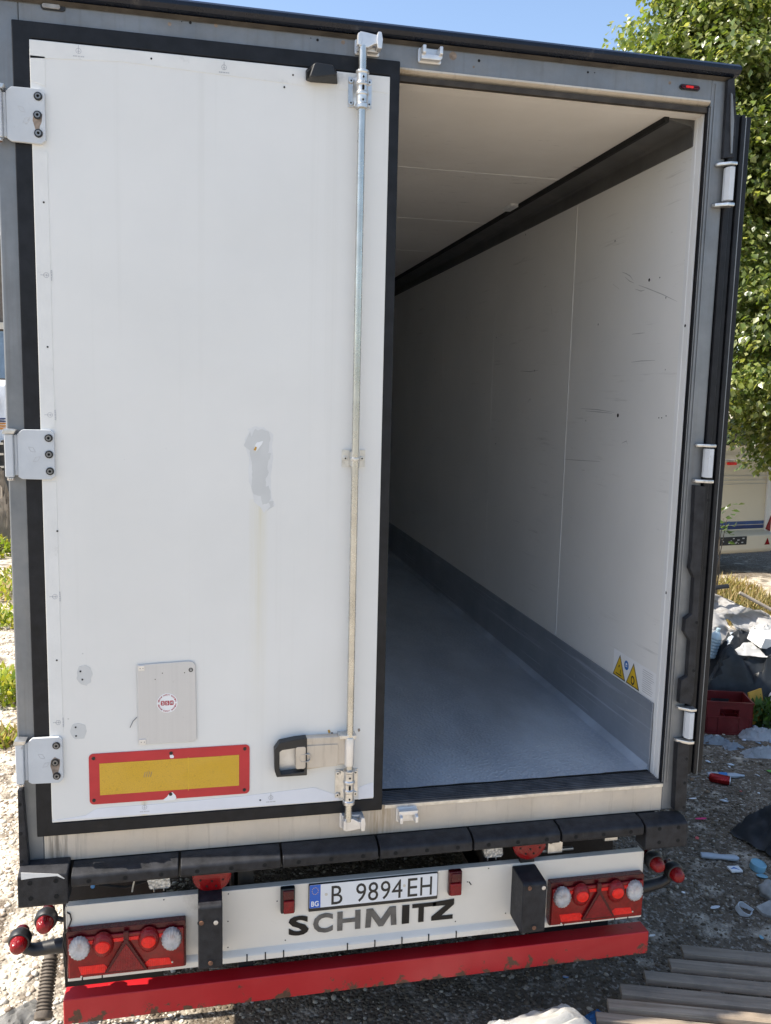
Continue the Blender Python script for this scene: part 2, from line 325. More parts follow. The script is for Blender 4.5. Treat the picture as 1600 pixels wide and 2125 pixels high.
M_canred = simple('can_red', (.28, .008, .01), .25, metal=.5, bstr=0); M_green = simple('green_plastic', (.12, .45, .06), .4, bstr=0)
M_pink = simple('pink_plastic', (.60, .03, .17), .4, bstr=0); M_coral = simple('coral_plastic', (.60, .10, .09), .4, bstr=0)
M_bluep = simple('blue_plastic', (.04, .20, .48), .35, bstr=.1); M_lblue = simple('light_blue_plastic', (.22, .42, .52), .4, var=.05, bstr=.05)
M_beige = simple('beige_plastic', (.62, .56, .46), .5, bstr=.05); M_tarp = simple('tarp_brown', (.34, .29, .235), .7, var=.2, vscale=5, bscale=12, bstr=.5)
M_barn = simple('barn_boards', (.16, .13, .105), .8, var=.2, bstr=.2); M_barnblue = simple('barn_blue_sheet', (.17, .24, .32), .5, var=.1, bstr=.1)
M_sack = simple('woven_sack_white', (.74, .72, .68), .65, var=.08, vscale=14, bscale=240, bstr=.4, dirt=(.5, .45, .38), dthr=(.6, .85))

# ------------------------------------------------------------------ mesh helpers
class B:
    def __init__(s): s.bm = bmesh.new(); s.mats = []; s.cur = 0
    def use(s, m):
        if m not in s.mats: s.mats.append(m)
        s.cur = s.mats.index(m); return s
    def _f(s, vs):
        try: f = s.bm.faces.new(vs); f.material_index = s.cur; return f
        except ValueError: return None
    def box(s, x0, x1, y0, y1, z0, z1, mtx=None):
        c = [(x0, y0, z0), (x1, y0, z0), (x1, y1, z0), (x0, y1, z0), (x0, y0, z1), (x1, y0, z1), (x1, y1, z1), (x0, y1, z1)]
        v = [s.bm.verts.new(mtx @ Vector(p) if mtx else p) for p in c]
        for f in ((3, 2, 1, 0), (4, 5, 6, 7), (0, 1, 5, 4), (1, 2, 6, 5), (2, 3, 7, 6), (3, 0, 4, 7)): s._f([v[i] for i in f])
        return s
    def prism(s, poly, a0, a1, axis='y', top=None):   # poly in (x,z) for y; (y,z) for x; (x,y) for z; top = poly at a1
        def mk(p, a): return {'y': (p[0], a, p[1]), 'x': (a, p[0], p[1]), 'z': (p[0], p[1], a)}[axis]
        A = [s.bm.verts.new(mk(p, a0)) for p in poly]; T = [s.bm.verts.new(mk(p, a1)) for p in (top or poly)]
        n = len(poly); s._f(A); s._f(T[::-1])
        for i in range(n): s._f([A[i], T[i], T[(i + 1) % n], A[(i + 1) % n]])
        return s
    def ring(s, outer, inner, a0, a1, axis='y'):
        def mk(p, a): return {'y': (p[0], a, p[1]), 'x': (a, p[0], p[1]), 'z': (p[0], p[1], a)}[axis]
        n = len(outer); V = [[s.bm.verts.new(mk(p, a)) for p in P] for P in (outer, inner) for a in (a0, a1)]
        for i in range(n):
            j = (i + 1) % n
            s._f([V[0][i], V[0][j], V[2][j], V[2][i]]); s._f([V[1][j], V[1][i], V[3][i], V[3][j]])
            s._f([V[0][i], V[1][i], V[1][j], V[0][j]]); s._f([V[2][j], V[3][j], V[3][i], V[2][i]])
        return s
    def lathe(s, prof, origin, axis=(0, 0, 1), seg=20, cap=True, sx=1, sy=1, flute=0.0):   # prof: (r, h)
        q = Vector(axis).to_track_quat('Z', 'Y'); o = Vector(origin); rows = []
        for r, h in prof:
            fl = [1 - flute * (k % 2) for k in range(seg)]
            rows.append([s.bm.verts.new(o + q @ Vector((r * fl[k] * sx * math.cos(2 * math.pi * k / seg), r * fl[k] * sy * math.sin(2 * math.pi * k / seg), h * (1 - flute * .5 * (k % 2))))) for k in range(seg)])
        for a, b in zip(rows, rows[1:]):
            for k in range(seg): s._f([a[k], a[(k + 1) % seg], b[(k + 1) % seg], b[k]])
        if cap: s._f(rows[0][::-1]); s._f(rows[-1])
        return s
    def cyl(s, p0, p1, r, seg=12, r1=None):
        p0, p1 = Vector(p0), Vector(p1); d = p1 - p0
        return s.lathe([(r, 0), (r if r1 is None else r1, d.length)], p0, d, seg)
    def tube(s, pts, r, seg=8, closed=False):
        pts = [Vector(p) for p in pts]; rows = []; n = len(pts); up = None
        for i, p in enumerate(pts):
            t = (pts[min(i + 1, n - 1)] - pts[max(i - 1, 0)]).normalized()
            if up is None: up = t.orthogonal().normalized()
            up = (up - t * up.dot(t)).normalized(); b = t.cross(up); rr = r[i] if isinstance(r, (list, tuple)) else r
            rows.append([s.bm.verts.new(p + (up * math.cos(2 * math.pi * k / seg) + b * math.sin(2 * math.pi * k / seg)) * rr) for k in range(seg)])
        for a, c in zip(rows, rows[1:]):
            for k in range(seg): s._f([a[k], a[(k + 1) % seg], c[(k + 1) % seg], c[k]])
        s._f(rows[0][::-1]); s._f(rows[-1]); return s
    def blob(s, c, r, seg=12, rings=8, jit=0.0, seed=0):
        rows = []; c = Vector(c); r = Vector(r if isinstance(r, tuple) else (r, r, r))
        for i in range(1, rings):
            th = math.pi * i / rings; row = []
            for k in range(seg):
                d = Vector((math.sin(th) * math.cos(2 * math.pi * k / seg), math.sin(th) * math.sin(2 * math.pi * k / seg), math.cos(th)))
                q = 1 + jit * noise.noise(d * 1.6 + Vector((seed * 7.1, seed, 3))); row.append(s.bm.verts.new(c + Vector((d.x * r.x, d.y * r.y, d.z * r.z)) * q))
            rows.append(row)
        t = s.bm.verts.new(c + Vector((0, 0, r.z))); b = s.bm.verts.new(c - Vector((0, 0, r.z)))
        for k in range(seg):
            s._f([t, rows[0][k], rows[0][(k + 1) % seg]]); s._f([b, rows[-1][(k + 1) % seg], rows[-1][k]])
        for a, d in zip(rows, rows[1:]):
            for k in range(seg): s._f([a[k], d[k], d[(k + 1) % seg], a[(k + 1) % seg]])
        return s
    def build(s, name, mat=None, parent=None, bevel=0, seg=2, smooth=35, mats=None):
        bmesh.ops.recalc_face_normals(s.bm, faces=s.bm.faces)
        if bevel:
            es = [e for e in s.bm.edges if len(e.link_faces) == 2 and e.calc_face_angle(0) > R(28)]
            bmesh.ops.bevel(s.bm, geom=es, offset=bevel, segments=seg, affect='EDGES', profile=.5, clamp_overlap=True)
        me = bpy.data.meshes.new(name)
        if smooth:
            for f in s.bm.faces: f.smooth = True
            for e in s.bm.edges:
                if len(e.link_faces) == 2 and e.calc_face_angle(0) > R(smooth): e.smooth = False
        s.bm.to_mesh(me); s.bm.free()
        if s.mats:
            for m in s.mats: me.materials.append(m)
        elif mat: me.materials.append(mat)
        o = bpy.data.objects.new(name, me); COL.objects.link(o)
        if bevel and smooth:
            w = o.modifiers.new('weighted_normal', 'WEIGHTED_NORMAL'); w.keep_sharp = True; w.weight = 50
        if parent: o.parent = parent
        return o
def tag(o, label=None, cat=None, group=None, kind=None):
    if label: o['label'] = label
    if cat: o['category'] = cat
    if group: o['group'] = group
    if kind: o['kind'] = kind
    return o
def empty(name, loc=(0, 0, 0), rz=0):
    o = bpy.data.objects.new(name, None); COL.objects.link(o); o.location = loc; o.rotation_euler = (0, 0, rz); o.empty_display_size = .1; return o
def dup(o, loc=None, parent=None, **kw):
    c = o.copy(); COL.objects.link(c)
    if loc is not None: c.location = loc
    if parent: c.parent = parent
    for ch in o.children: dup(ch, parent=c)
    return c
def box(name, m, parent, x0, x1, y0, y1, z0, z1, bevel=0.0, seg=2): return B().box(x0, x1, y0, y1, z0, z1).build(name, m, parent, bevel, seg)
def rrect(x0, x1, z0, z1, r, n=5):
    P = []
    for cx, cz, a in ((x1 - r, z1 - r, 0), (x0 + r, z1 - r, 90), (x0 + r, z0 + r, 180), (x1 - r, z0 + r, 270)):
        for k in range(n + 1): P.append((cx + r * math.cos(R(a + 90 * k / n)), cz + r * math.sin(R(a + 90 * k / n))))
    return P
def bolt(parent, x, y, z, r=.011, h=.006, m=None, name='bolt'):
    b = B(); b.use(m or M_zinc).lathe([(r * 1.35, 0), (r * 1.35, h * .4), (r, h * .45), (r, h), (r * .5, h), (r * .45, h * .5)], (x, y, z), (0, -1, 0), 12)
    return b.build(name, None, parent)
def text_mesh(body, x0, x1, z0, z1, y, m, name, parent, depth=.001, bold=0.0, shear=0.0, rot=0.0, shape=None):
    cu = bpy.data.curves.new('t', 'FONT'); cu.body = body; cu.size = 1; cu.offset = bold; cu.extrude = .5; cu.shear = shear; cu.resolution_u = 3
    ob = bpy.data.objects.new('t', cu); COL.objects.link(ob); dg = bpy.context.evaluated_depsgraph_get(); dg.update()
    me = bpy.data.meshes.new_from_object(ob.evaluated_get(dg)); bpy.data.objects.remove(ob)
    n = len(me.vertices); co = np.empty(n * 3, dtype=np.float32); me.vertices.foreach_get('co', co); co = co.reshape(-1, 3)
    mn, mx = co.min(0), co.max(0); u = (co[:, 0] - mn[0]) / (mx[0] - mn[0]); v = (co[:, 1] - mn[1]) / (mx[1] - mn[1]); w = (co[:, 2] - mn[2]) / (mx[2] - mn[2])
    X = x0 + u * (x1 - x0); Z = z0 + v * (z1 - z0); Y = y - w * depth
    if shape: X, Y, Z = shape(X, Y, Z)
    me.vertices.foreach_set('co', np.stack([X, Y, Z], 1).astype(np.float32).ravel()); me.materials.clear(); me.materials.append(m); me.update(); me.name = name
    bm = bmesh.new(); bm.from_mesh(me); bmesh.ops.recalc_face_normals(bm, faces=bm.faces); bm.to_mesh(me); bm.free()
    o = bpy.data.objects.new(name, me); COL.objects.link(o); o.parent = parent; return o

# ------------------------------------------------------------------ ground
def build_ground():
    def axis(lo, hi, step):
        a = list(np.arange(lo, hi + 1e-6, step)); out = []
        d = step; p = hi
        while p < 400: d *= 1.35; p += d; out.append(p)
        left = []; d = step; p = lo
        while p > -400: d *= 1.35; p -= d; left.append(p)
        return left[::-1] + a + out
    xs, ys = axis(-6, 9, .15), axis(-4, 13, .15)
    V = [(x, y, gh(x, y) if abs(x) < 40 and abs(y) < 40 else -.01) for y in ys for x in xs]; nx = len(xs)
    F = [(j * nx + i, j * nx + i + 1, (j + 1) * nx + i + 1, (j + 1) * nx + i) for j in range(len(ys) - 1) for i in range(nx - 1)]
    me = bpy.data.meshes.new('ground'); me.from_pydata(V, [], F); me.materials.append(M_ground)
    for p in me.polygons: p.use_smooth = True
    o = bpy.data.objects.new('ground', me); COL.objects.link(o); o['kind'] = 'structure'
build_ground()

def many(name, mat, base_v, base_f, xf, cols, kind='stuff', parent=None, label=None):
    """join many small deformed copies of one piece into one mesh: xf = list of (N,3,3)*,(N,3) arrays"""
    Rm, T = xf; n = len(T); bv = np.asarray(base_v, np.float32); nv = len(bv)
    if bv.ndim == 2: co = np.einsum('nij,vj->nvi', Rm, bv)
    co = co + T[:, None, :]
    bf = np.asarray(base_f, np.int32); k = bf.shape[1]
    f = (bf[None] + (np.arange(n) * nv)[:, None, None]).reshape(-1)
    me = bpy.data.meshes.new(name); me.vertices.add(n * nv); me.vertices.foreach_set('co', co.astype(np.float32).ravel())
    nf = n * len(bf); me.loops.add(nf * k); me.loops.foreach_set('vertex_index', f); me.polygons.add(nf)
    me.polygons.foreach_set('loop_start', np.arange(nf, dtype=np.int32) * k); me.polygons.foreach_set('loop_total', np.full(nf, k, np.int32))
    me.update(calc_edges=True)
    at = me.color_attributes.new('tone', 'FLOAT_COLOR', 'POINT'); c4 = np.ones((n, nv, 4), np.float32); c4[:, :, :3] = cols[:, None, :]
    at.data.foreach_set('color', c4.ravel()); me.materials.append(mat)
    o = bpy.data.objects.new(name, me); COL.objects.link(o)
    if parent: o.parent = parent
    if kind: o['kind'] = kind
    if label: o['label'] = label
    return o
def rotmats(n, tilt=3.14, rs=None):
    a, b, c = rng.uniform(0, 2 * np.pi, n), rng.uniform(-tilt, tilt, n), rng.uniform(0, 2 * np.pi, n)
    ca, sa, cb, sb, cc, sc = np.cos(a), np.sin(a), np.cos(b), np.sin(b), np.cos(c), np.sin(c); z, o = np.zeros(n), np.ones(n)
    Rz = np.stack([ca, -sa, z, sa, ca, z, z, z, o], 1).reshape(n, 3, 3); Rx = np.stack([o, z, z, z, cb, -sb, z, sb, cb], 1).reshape(n, 3, 3)
    Rz2 = np.stack([cc, -sc, z, sc, cc, z, z, z, o], 1).reshape(n, 3, 3); return Rz @ Rx @ Rz2
_b = bmesh.new(); bmesh.ops.create_icosphere(_b, subdivisions=1, radius=1); ICO_V = [tuple(v.co) for v in _b.verts]; ICO_F = [[v.index for v in f.verts] for f in _b.faces]; _b.free()
ICO_V = [tuple(c * (1 + .22 * math.sin(7.7 * i)) for c in v) for i, v in enumerate(ICO_V)]
def scatter_pebbles(name, n, regions, sizes, pale, dark, palef, label, seed_w=None):
    P = []
    areas = np.array([w * (x1 - x0) * (y1 - y0) for x0, x1, y0, y1, w in regions]); areas = areas / areas.sum()
    for (x0, x1, y0, y1, w), a in zip(regions, areas):
        k = int(n * a); P.append(np.stack([rng.uniform(x0, x1, k), rng.uniform(y0, y1, k)], 1))
    P = np.concatenate(P); n = len(P); s = sizes[0] * (sizes[1] / sizes[0]) ** (rng.random(n) ** 2.2)
    S = np.stack([s * rng.uniform(.8, 1.3, n), s * rng.uniform(.6, 1.0, n), s * rng.uniform(.35, .7, n)], 1)
    Rm = rotmats(n, .35) * S[:, None, :]
    z = np.array([gh(x, y) for x, y in P]) + S[:, 2] * .25; T = np.column_stack([P, z])
    f = (rng.random(n) < palef)[:, None]; t = rng.random((n, 1))
    c = np.where(f, np.array(pale[0]) * (1 - t) + np.array(pale[1]) * t, np.array(dark[0]) * (1 - t) + np.array(dark[1]) * t)
    tag(many(name, M_peb, ICO_V, ICO_F, (Rm, T), c), label)
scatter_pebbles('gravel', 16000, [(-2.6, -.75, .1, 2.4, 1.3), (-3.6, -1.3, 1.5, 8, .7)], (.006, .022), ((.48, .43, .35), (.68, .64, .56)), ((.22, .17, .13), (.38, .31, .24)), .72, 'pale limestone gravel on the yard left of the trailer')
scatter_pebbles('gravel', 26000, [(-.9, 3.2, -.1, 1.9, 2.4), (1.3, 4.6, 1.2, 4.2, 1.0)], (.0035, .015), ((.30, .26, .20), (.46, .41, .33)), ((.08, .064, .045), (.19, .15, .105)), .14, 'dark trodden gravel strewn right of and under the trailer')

# ================================================================== THE TRAILER
TR = tag(empty('semi_trailer', (0, 0, 0)), 'white refrigerated box semi-trailer seen from behind, its right door open', 'trailer')
DZ0, DZ1, DX0, DX1, DY = 1.105, 3.739, -1.190, -.0185, -.016
LEN = 13.4
# body shell
for sx in (-1, 1):
    box('side_wall', M_side, TR, min(sx * 1.298, sx * 1.225), max(sx * 1.298, sx * 1.225), .09, LEN, .95, 3.86, .01)
box('roof', M_side, TR, -1.298, 1.298, .09, LEN, 3.765, 3.90, .02)
box('front_wall', M_side, TR, -1.224, 1.224, LEN - .085, LEN - .001, 1.0002, 3.7645)
# inside: floor, kick plates, wall and ceiling panels with sealed joints
box('load_floor', M_floor, TR, -1.222, 1.222, .108, LEN - .09, 1.0, 1.0745)
b = B(); b.prism([(1.2115, 1.0746), (1.183, 1.0746), (1.200, 1.082), (1.2115, 1.10)], .112, LEN - .1, 'y'); b.build('floor_fillet', M_fillet, TR)
for sx in (-1, 1):
    box('kick_plate', M_kick, TR, min(sx * 1.2115, sx * 1.2195), max(sx * 1.2115, sx * 1.2195), .105, LEN - .1, 1.06, 1.3765, .002)
ys = [.10, 1.155, 2.375] + [2.375 + 1.22 * k for k in range(1, 9)] + [LEN - .085]
for i, (a, c) in enumerate(zip(ys, ys[1:])):
    for sx in (-1, 1):
        box('wall_panel', M_wall, TR, min(sx * 1.2205, sx * 1.2245), max(sx * 1.2205, sx * 1.2245), a + .003, c - .003, 1.3, 3.76)
        jx = 1.2188 if i == 1 else 1.2197
        if i: box('joint_strip', M_joint, TR, min(sx * jx, sx * 1.2235), max(sx * jx, sx * 1.2235), a - .0029, a + .0029, 1.378, 3.70)
yc = [.03, 1.09, 2.22] + [2.22 + 1.13 * k for k in range(1, 10)] + [LEN - .085]
for i, (a, c) in enumerate(zip(yc, yc[1:])):
    box('ceiling_panel', M_ceil, TR, -1.2195, 1.2195, a + .003, c - .003, 3.736, 3.764)
    if i: box('joint_strip', M_joint, TR, -1.09, 1.09, a - .0029, a + .0029, 3.7345, 3.745)
# dark cover rail along the top of the wall, with the shadow gap above it put in as a black strip
b = B(); b.prism([(1.2195, 3.638), (1.2195, 3.7355), (1.105, 3.7355), (1.11, 3.729), (1.203, 3.712), (1.213, 3.700), (1.2135, 3.640)], .094, LEN - .1, 'y'); b.build('cover_rail', M_cover, TR, .002)
b = B(); b.prism([(1.104, 3.7356), (1.104, 3.716), (1.09, 3.716), (1.084, 3.7356)], .086, LEN - .1, 'y'); b.build('gap_shadow_strip', M_hole, TR)
b = B()
for k in range(7): b.box(1.045 + k * .007, 1.050 + k * .007, 1.66, 1.80, 3.722, 3.7355)
b.box(1.04, 1.095, 1.655, 1.805, 3.729, 3.7357); b.build('ceiling_lamp', M_joint, TR, .001)
# inner jamb profiles at the doorway
b = B(); b.box(1.2175, 1.2245, .005, .1, 1.07, 3.755); b.box(1.2135, 1.2175, .03, .05, 1.07, 3.755); b.box(1.2145, 1.2175, .07, .08, 1.07, 3.755)
b.build('door_jamb', M_side, TR, .001)
b = B(); b.prism([(.026, 3.752), (.035, 3.739), (.06, 3.7372), (.085, 3.7355), (.085, 3.7645), (.026, 3.7645)], -1.215, 1.215, 'x'); b.build('ceiling_lip', M_ceil, TR)
# rear frame: posts, header, sill
ZT, ZO = 3.862, 3.762
b = B(); b.prism([(-1.3, .948), (-1.222, .948), (-1.222, ZT), (-1.3, ZT)], 0, .088); b.build('frame_post', M_frame, TR, .007, 3)
b = B(); b.prism([(1.222, .948), (1.3, .948), (1.3, ZT), (1.222, ZT)], 0, .088); b.build('frame_post', M_frame, TR, .006, 3)
b = B(); b.box(1.236, 1.243, -.004, .01, 1.07, 3.84); b.box(1.2225, 1.2285, -.006, .01, 1.068, 3.76); b.build('post_rib', M_frame, TR, .0015)
b = B(); b.prism([(.0, ZO + .012), (0, ZT), (.088, ZT), (.088, ZO), (.012, ZO)], -1.2218, 1.2218, 'x'); b.build('header', M_frame, TR, .002)
b = B(); b.prism([(-.004, ZO + .016), (-.004, ZO + .010), (.02, ZO - .006), (.03, ZO - .006), (.03, ZO + .004)], -1.22, 1.22, 'x'); b.build('header_lip', M_sill, TR)
b = B(); b.box(-1.2218, 1.2218, 0, .088, .948, 1.067); b.build('sill', M_sill, TR, .003)
b = B(); b.box(.03, 1.2218, -.0035, .0, 1.052, 1.0665); b.build('sill_lip', M_steel, TR, .001)
b = B(); b.box(-1.222, 1.2165, -.001, .1065, 1.0672, 1.0712)
for k in range(7): b.box(-1.222, 1.2165, .008 + k * .014, .015 + k * .014, 1.0712, 1.0752)
b.build('threshold', M_thresh, TR, .001, 1)
b = B(); P = []
for k in range(60):
    x = 1.21 - k * (1.21 + .05) / 59; P.append((x, .1085 + .006 * noise.noise(Vector((x * 9, 0, 0))) + (.004 if x > 1 else 0)))
b.prism([(1.21, .100)] + [(-.05, .100)] + P[::-1], 1.0745, 1.0785, 'z'); b.build('floor_edge_sealant', M_hole, TR)
b = B(); b.box(1.212, 1.2166, -.002, .02, 1.068, 3.758); b.build('opening_seal', M_rubber, TR, .001)
b = B(); b.box(-.02, 1.2166, .004, .024, 3.7355, 3.7545); b.build('header_seal', M_brown, TR, .001)
# roof gutter
b = B(); b.prism([(-.035, 3.868), (-.045, 3.88), (-.045, 3.893), (-.03, 3.905), (.09, 3.907), (.09, 3.863), (-.005, 3.863)], -1.31, 1.315, 'x'); b.build('roof_gutter', M_gutter, TR, .002)
b = B(); b.prism([(-.0045, 3.851), (-.0045, 3.862), (-.016, 3.862)], -1.29, 1.29, 'x'); b.build('gutter_lip', M_brown, TR)
# holes and rust spots in the header
for px, py, r in ((395, 47, .0045), (659, 83, .0045), (377, 45, .0018), (645, 79, .0018), (994, 126, .005), (1220, 150, .004), (1234, 151, .002), (170, 16, .002)):
    x, z = W(px, py); B().lathe([(r, 0), (r, .0006)], (x, -.0001, z), (0, -1, 0), 12).build('drain_hole', M_hole, TR)
for px, py, r in ((940, 116, .014), (712, 88, .007), (983, 139, .004), (1390, 172, .006), (448, 53, .006), (352, 50, .006)):
    x, z = W(px, py); P = [(x + r * math.cos(a * R(30)) * (1 + .4 * noise.noise(Vector((a, px, 0)))), z + r * math.sin(a * R(30)) * (1 + .4 * noise.noise(Vector((px, a, 0))))) for a in range(12)]
    B().prism(P, -.0001, -.0007).build('rust_spot', M_rust, TR)
# rubber seal round the closed door, door slab
b = B(); b.ring([(-1.243, 1.051), (.018, 1.051), (.018, 3.796), (-1.243, 3.796)], [(-1.185, 1.1), (-.02, 1.1), (-.02, 3.744), (-1.185, 3.744)], -.010, .02); b.build('door_seal', M_rubber, TR, .004)
DOOR = box('rear_door', M_door, TR, DX0, DX1, DY, .06, DZ0, DZ1, .0025)
DOOR['label'] = 'white closed left door with a grey filler patch'
b = B(); b.box(.0, .012, .02, .075, 1.11, 3.74); b.box(.012, .026, .045, .07, 1.12, 3.71); b.box(-.015, .003, -.006, .05, 1.10, 3.73); b.build('door_edge_seal', M_rubber, TR, .004)
def sheet(name, m, poly, y, t=.0012, parent=TR, bevel=0): return B().prism(poly, y, y - t).build(name, m, parent, bevel)
def rect(x0, x1, z0, z1): return [(x0, z0), (x1, z0), (x1, z1), (x0, z1)]
sheet('edge_strip', M_strip, [W(62, 83, DY), W(632, 145, DY), W(632, 178, DY), W(250, 128, DY), W(62, 120, DY)], DY)
sheet('edge_strip', M_strip, [W(702, 152, DY), W(806, 160, DY), W(806, 194, DY), W(778, 190, DY), W(702, 186, DY)], DY)
sheet('edge_strip', M_strip, [(-1.188, 3.615), (-1.144, 3.60), (-1.144, 3.69), (-1.188, 3.69)], DY)
for z0, z1 in ((2.515, 3.40), (1.435, 2.33)): sheet('edge_strip', M_strip, [(-1.188, z0), (-1.146, z0), (-1.146, z1), (-1.150, (z0 + z1) / 2 + .2), (-1.144, z1 - .12), (-1.148, z1), (-1.188, z1)] if 0 else rect(-1.188, -1.144, z0, z1), DY)
sheet('edge_film', M_film, [W(108, 1703, DY), W(705, 1660, DY), W(700, 1650, DY), W(652, 1634, DY), W(600, 1640, DY), W(505, 1652, DY), W(330, 1668, DY), W(200, 1678, DY), W(178, 1692, DY)], DY)
sheet('edge_film', M_film, [W(744, 1659, DY), W(775, 1653, DY), W(775, 1624, DY), W(765, 1626, DY), W(744, 1634, DY)], DY)
# filler patches
def rough_patch(pts, y, seed, name='filler_patch', m=M_patch, sub=4, amp=.004, t=.0009, par=TR):
    P = []; pts = [W(a, c, y) for a, c in pts]
    for i in range(len(pts)):
        a, c = Vector(pts[i]), Vector(pts[(i + 1) % len(pts)])
        for k in range(sub):
            q = a.lerp(c, k / sub); j = Vector((noise.noise(Vector((q.x * 60, q.y * 60, seed))), noise.noise(Vector((q.y * 60, q.x * 60, seed + 9))))) * amp; P.append(tuple(q + j))
    return B().prism(P, y, y - t).build(name, m, par, smooth=0)
rough_patch([(506, 924), (519, 895), (522, 906), (530, 888), (536, 894), (545, 890), (558, 896), (562, 910), (558, 930), (556, 940), (563, 941), (556, 962), (554, 975), (559, 980), (552, 992), (551, 1010), (558, 1008), (562, 1022), (561, 1035), (553, 1045), (545, 1048), (541, 1030), (532, 1028), (526, 1026), (521, 1010), (524, 985), (522, 960), (518, 945), (519, 935)], DY, 1)
rough_patch([(508, 920), (516, 888), (540, 884), (566, 900), (566, 950), (560, 1000), (566, 1030), (570, 1050), (548, 1062), (528, 1040), (518, 1000), (516, 950)], DY + .0006, 11, 'filler_smear', M_smear, 4, .008, .0009)
rough_patch([(556, 1042), (569, 1040), (568, 1050), (551, 1063), (560, 1052)], DY, 2)
rough_patch([(526, 934), (533, 918), (546, 915), (543, 922), (536, 932), (532, 936)], DY - .001, 5, 'chipped_spot', M_white, 3, .002)
rough_patch([(526, 934), (530, 927), (533, 928), (531, 935)], DY - .002, 5, 'chipped_spot', M_yboard, 3, .001)
rough_patch([(164, 1384), (176, 1380), (188, 1385), (191, 1400), (189, 1415), (180, 1423), (168, 1420), (160, 1410), (160, 1395)], DY, 3)
rough_patch([(150, 1505), (162, 1499), (176, 1504), (180, 1518), (174, 1532), (158, 1534), (148, 1526), (146, 1514)], DY, 4)
for px, py in ((167, 1393), (171, 1410), (157, 1509), (158, 1527), (314, 122), (608, 156), (91, 420), (99, 720), (119, 1102), (118, 1370), (590, 181), (540, 1660)):
    x, z = W(px, py, DY); B().lathe([(.0032, 0), (.0032, .0022)], (x, DY, z), (0, -1, 0), 8).build('drilled_hole', M_hole, TR)
def print_mark(px, py, y, vert=False):
    x, z = W(px, py, y); b = B()
    def T(u, v): return (x - v, z + u) if vert else (x + u, z + v)
    C = [T(.009 * math.cos(R(a)), .009 * math.sin(R(a))) for a in range(0, 360, 30)]; C2 = [T(.0072 * math.cos(R(a)), .0072 * math.sin(R(a))) for a in range(0, 360, 30)]
    b.ring(C, C2, y - .0013, y - .0016)
    for u0, u1, v0, v1 in ((-.001, .001, -.007, .018), (-.004, .004, -.002, .0), (-.017, -.012, -.018, -.0145), (-.011, -.005, -.018, -.0145), (-.003, .004, -.018, -.0145), (.006, .011, -.018, -.0145), (.012, .017, -.018, -.0145)):
        b.prism([T(u0, v0), T(u1, v0), T(u1, v1), T(u0, v1)], y - .0013, y - .0016)
    b.build('print_mark', M_mark, TR, smooth=0)
for px, py, v in ((163, 106, 0), (465, 140, 0), (96, 571, 1), (104, 861, 1), (114, 1238, 1), (121, 1499, 1), (562, 1655, 0), (300, 1675, 0)): print_mark(px, py, DY, v)

# hinges of the closed door
def hinge(z0, z1, bolts, pts_stain):
    b = B(); b.use(M_hinge).prism([(-1.262, z0 + .006), (-1.25, z0 - .002), (-1.16, z0 - .004), (-1.146, z0 + .008), (-1.146, z1 - .008), (-1.158, z1 + .003), (-1.245, z1 + .003), (-1.262, z1 - .012)], -.016, -.030)
    h = b.build('hinge', None, TR, .0022)
    k = B(); k.use(M_hinge).prism([(-1.300, z0 + .005), (-1.274, z0 + .005), (-1.274, z1 - .012), (-1.300, z1 - .012)], -.012, -.044); k.prism([(-1.274, z0 + .01), (-1.262, z0 + .01), (-1.262, z1 - .014), (-1.274, z1 - .014)], -.010, -.026)
    k.build('knuckle', None, h, .004)
    k = B(); k.use(M_steel).prism([(-1.305, z1 - .011), (-1.268, z1 - .011), (-1.262, z1 + .003), (-1.300, z1 + .006)], -.008, -.050); k.use(M_rustbolt).cyl((-1.285, -.03, z0 - .006), (-1.285, -.03, z0 + .004), .012); k.build('hinge_cap', None, h, .002)
    for bx, bz in bolts:
        q = B(); q.use(M_black).lathe([(.0132, 0), (.0132, .003), (.0125, .004)], (bx, -.030, bz), (0, -1, 0), 16); q.use(M_boltdk).lathe([(.0088, .002), (.0088, .007), (.0045, .007), (.004, .004)], (bx, -.030, bz), (0, -1, 0), 14)
        q.build('bolt', None, h)
    for P in pts_stain: rough_patch(P, -.0302, 8, 'dirt_streak', M_rust, 3, .002, .0003, h)
    a = B(); cx, cz = -1.218, (z0 + z1) / 2
    for ox, oz, s in ((0, .018, 1), (.014, -.016, -1)): a.ring([(cx + ox - .010, cz + oz + .008 * s), (cx + ox + .006, cz + oz + .006 * s), (cx + ox + .014, cz + oz - .010 * s), (cx + ox - .002, cz + oz - .008 * s)], [(cx + ox - .0088, cz + oz + .0068 * s), (cx + ox + .005, cz + oz + .0048 * s), (cx + ox + .0122, cz + oz - .0088 * s), (cx + ox - .001, cz + oz - .0068 * s)], -.0301, -.0306)
    a.build('stamped_arrow', M_mark, h)
    return h
def Z3(a): return [W(x, y, -.03) for x, y in a]
hinge(3.424, 3.585, Z3([(79, 200), (78, 239), (80, 277)]), [[(69, 236), (78, 231), (88, 237), (86, 252), (83, 262), (82, 272), (74, 272), (72, 262), (68, 250)]])
hinge(2.342, 2.503, Z3([(101, 909), (102, 943), (104, 978)]), [])
hinge(1.264, 1.426, Z3([(117, 1547), (115, 1582), (118, 1610)]), [[(106, 1578), (114, 1571), (124, 1576), (124, 1590), (121, 1602), (122, 1618), (111, 1616), (108, 1600), (104, 1590)]])

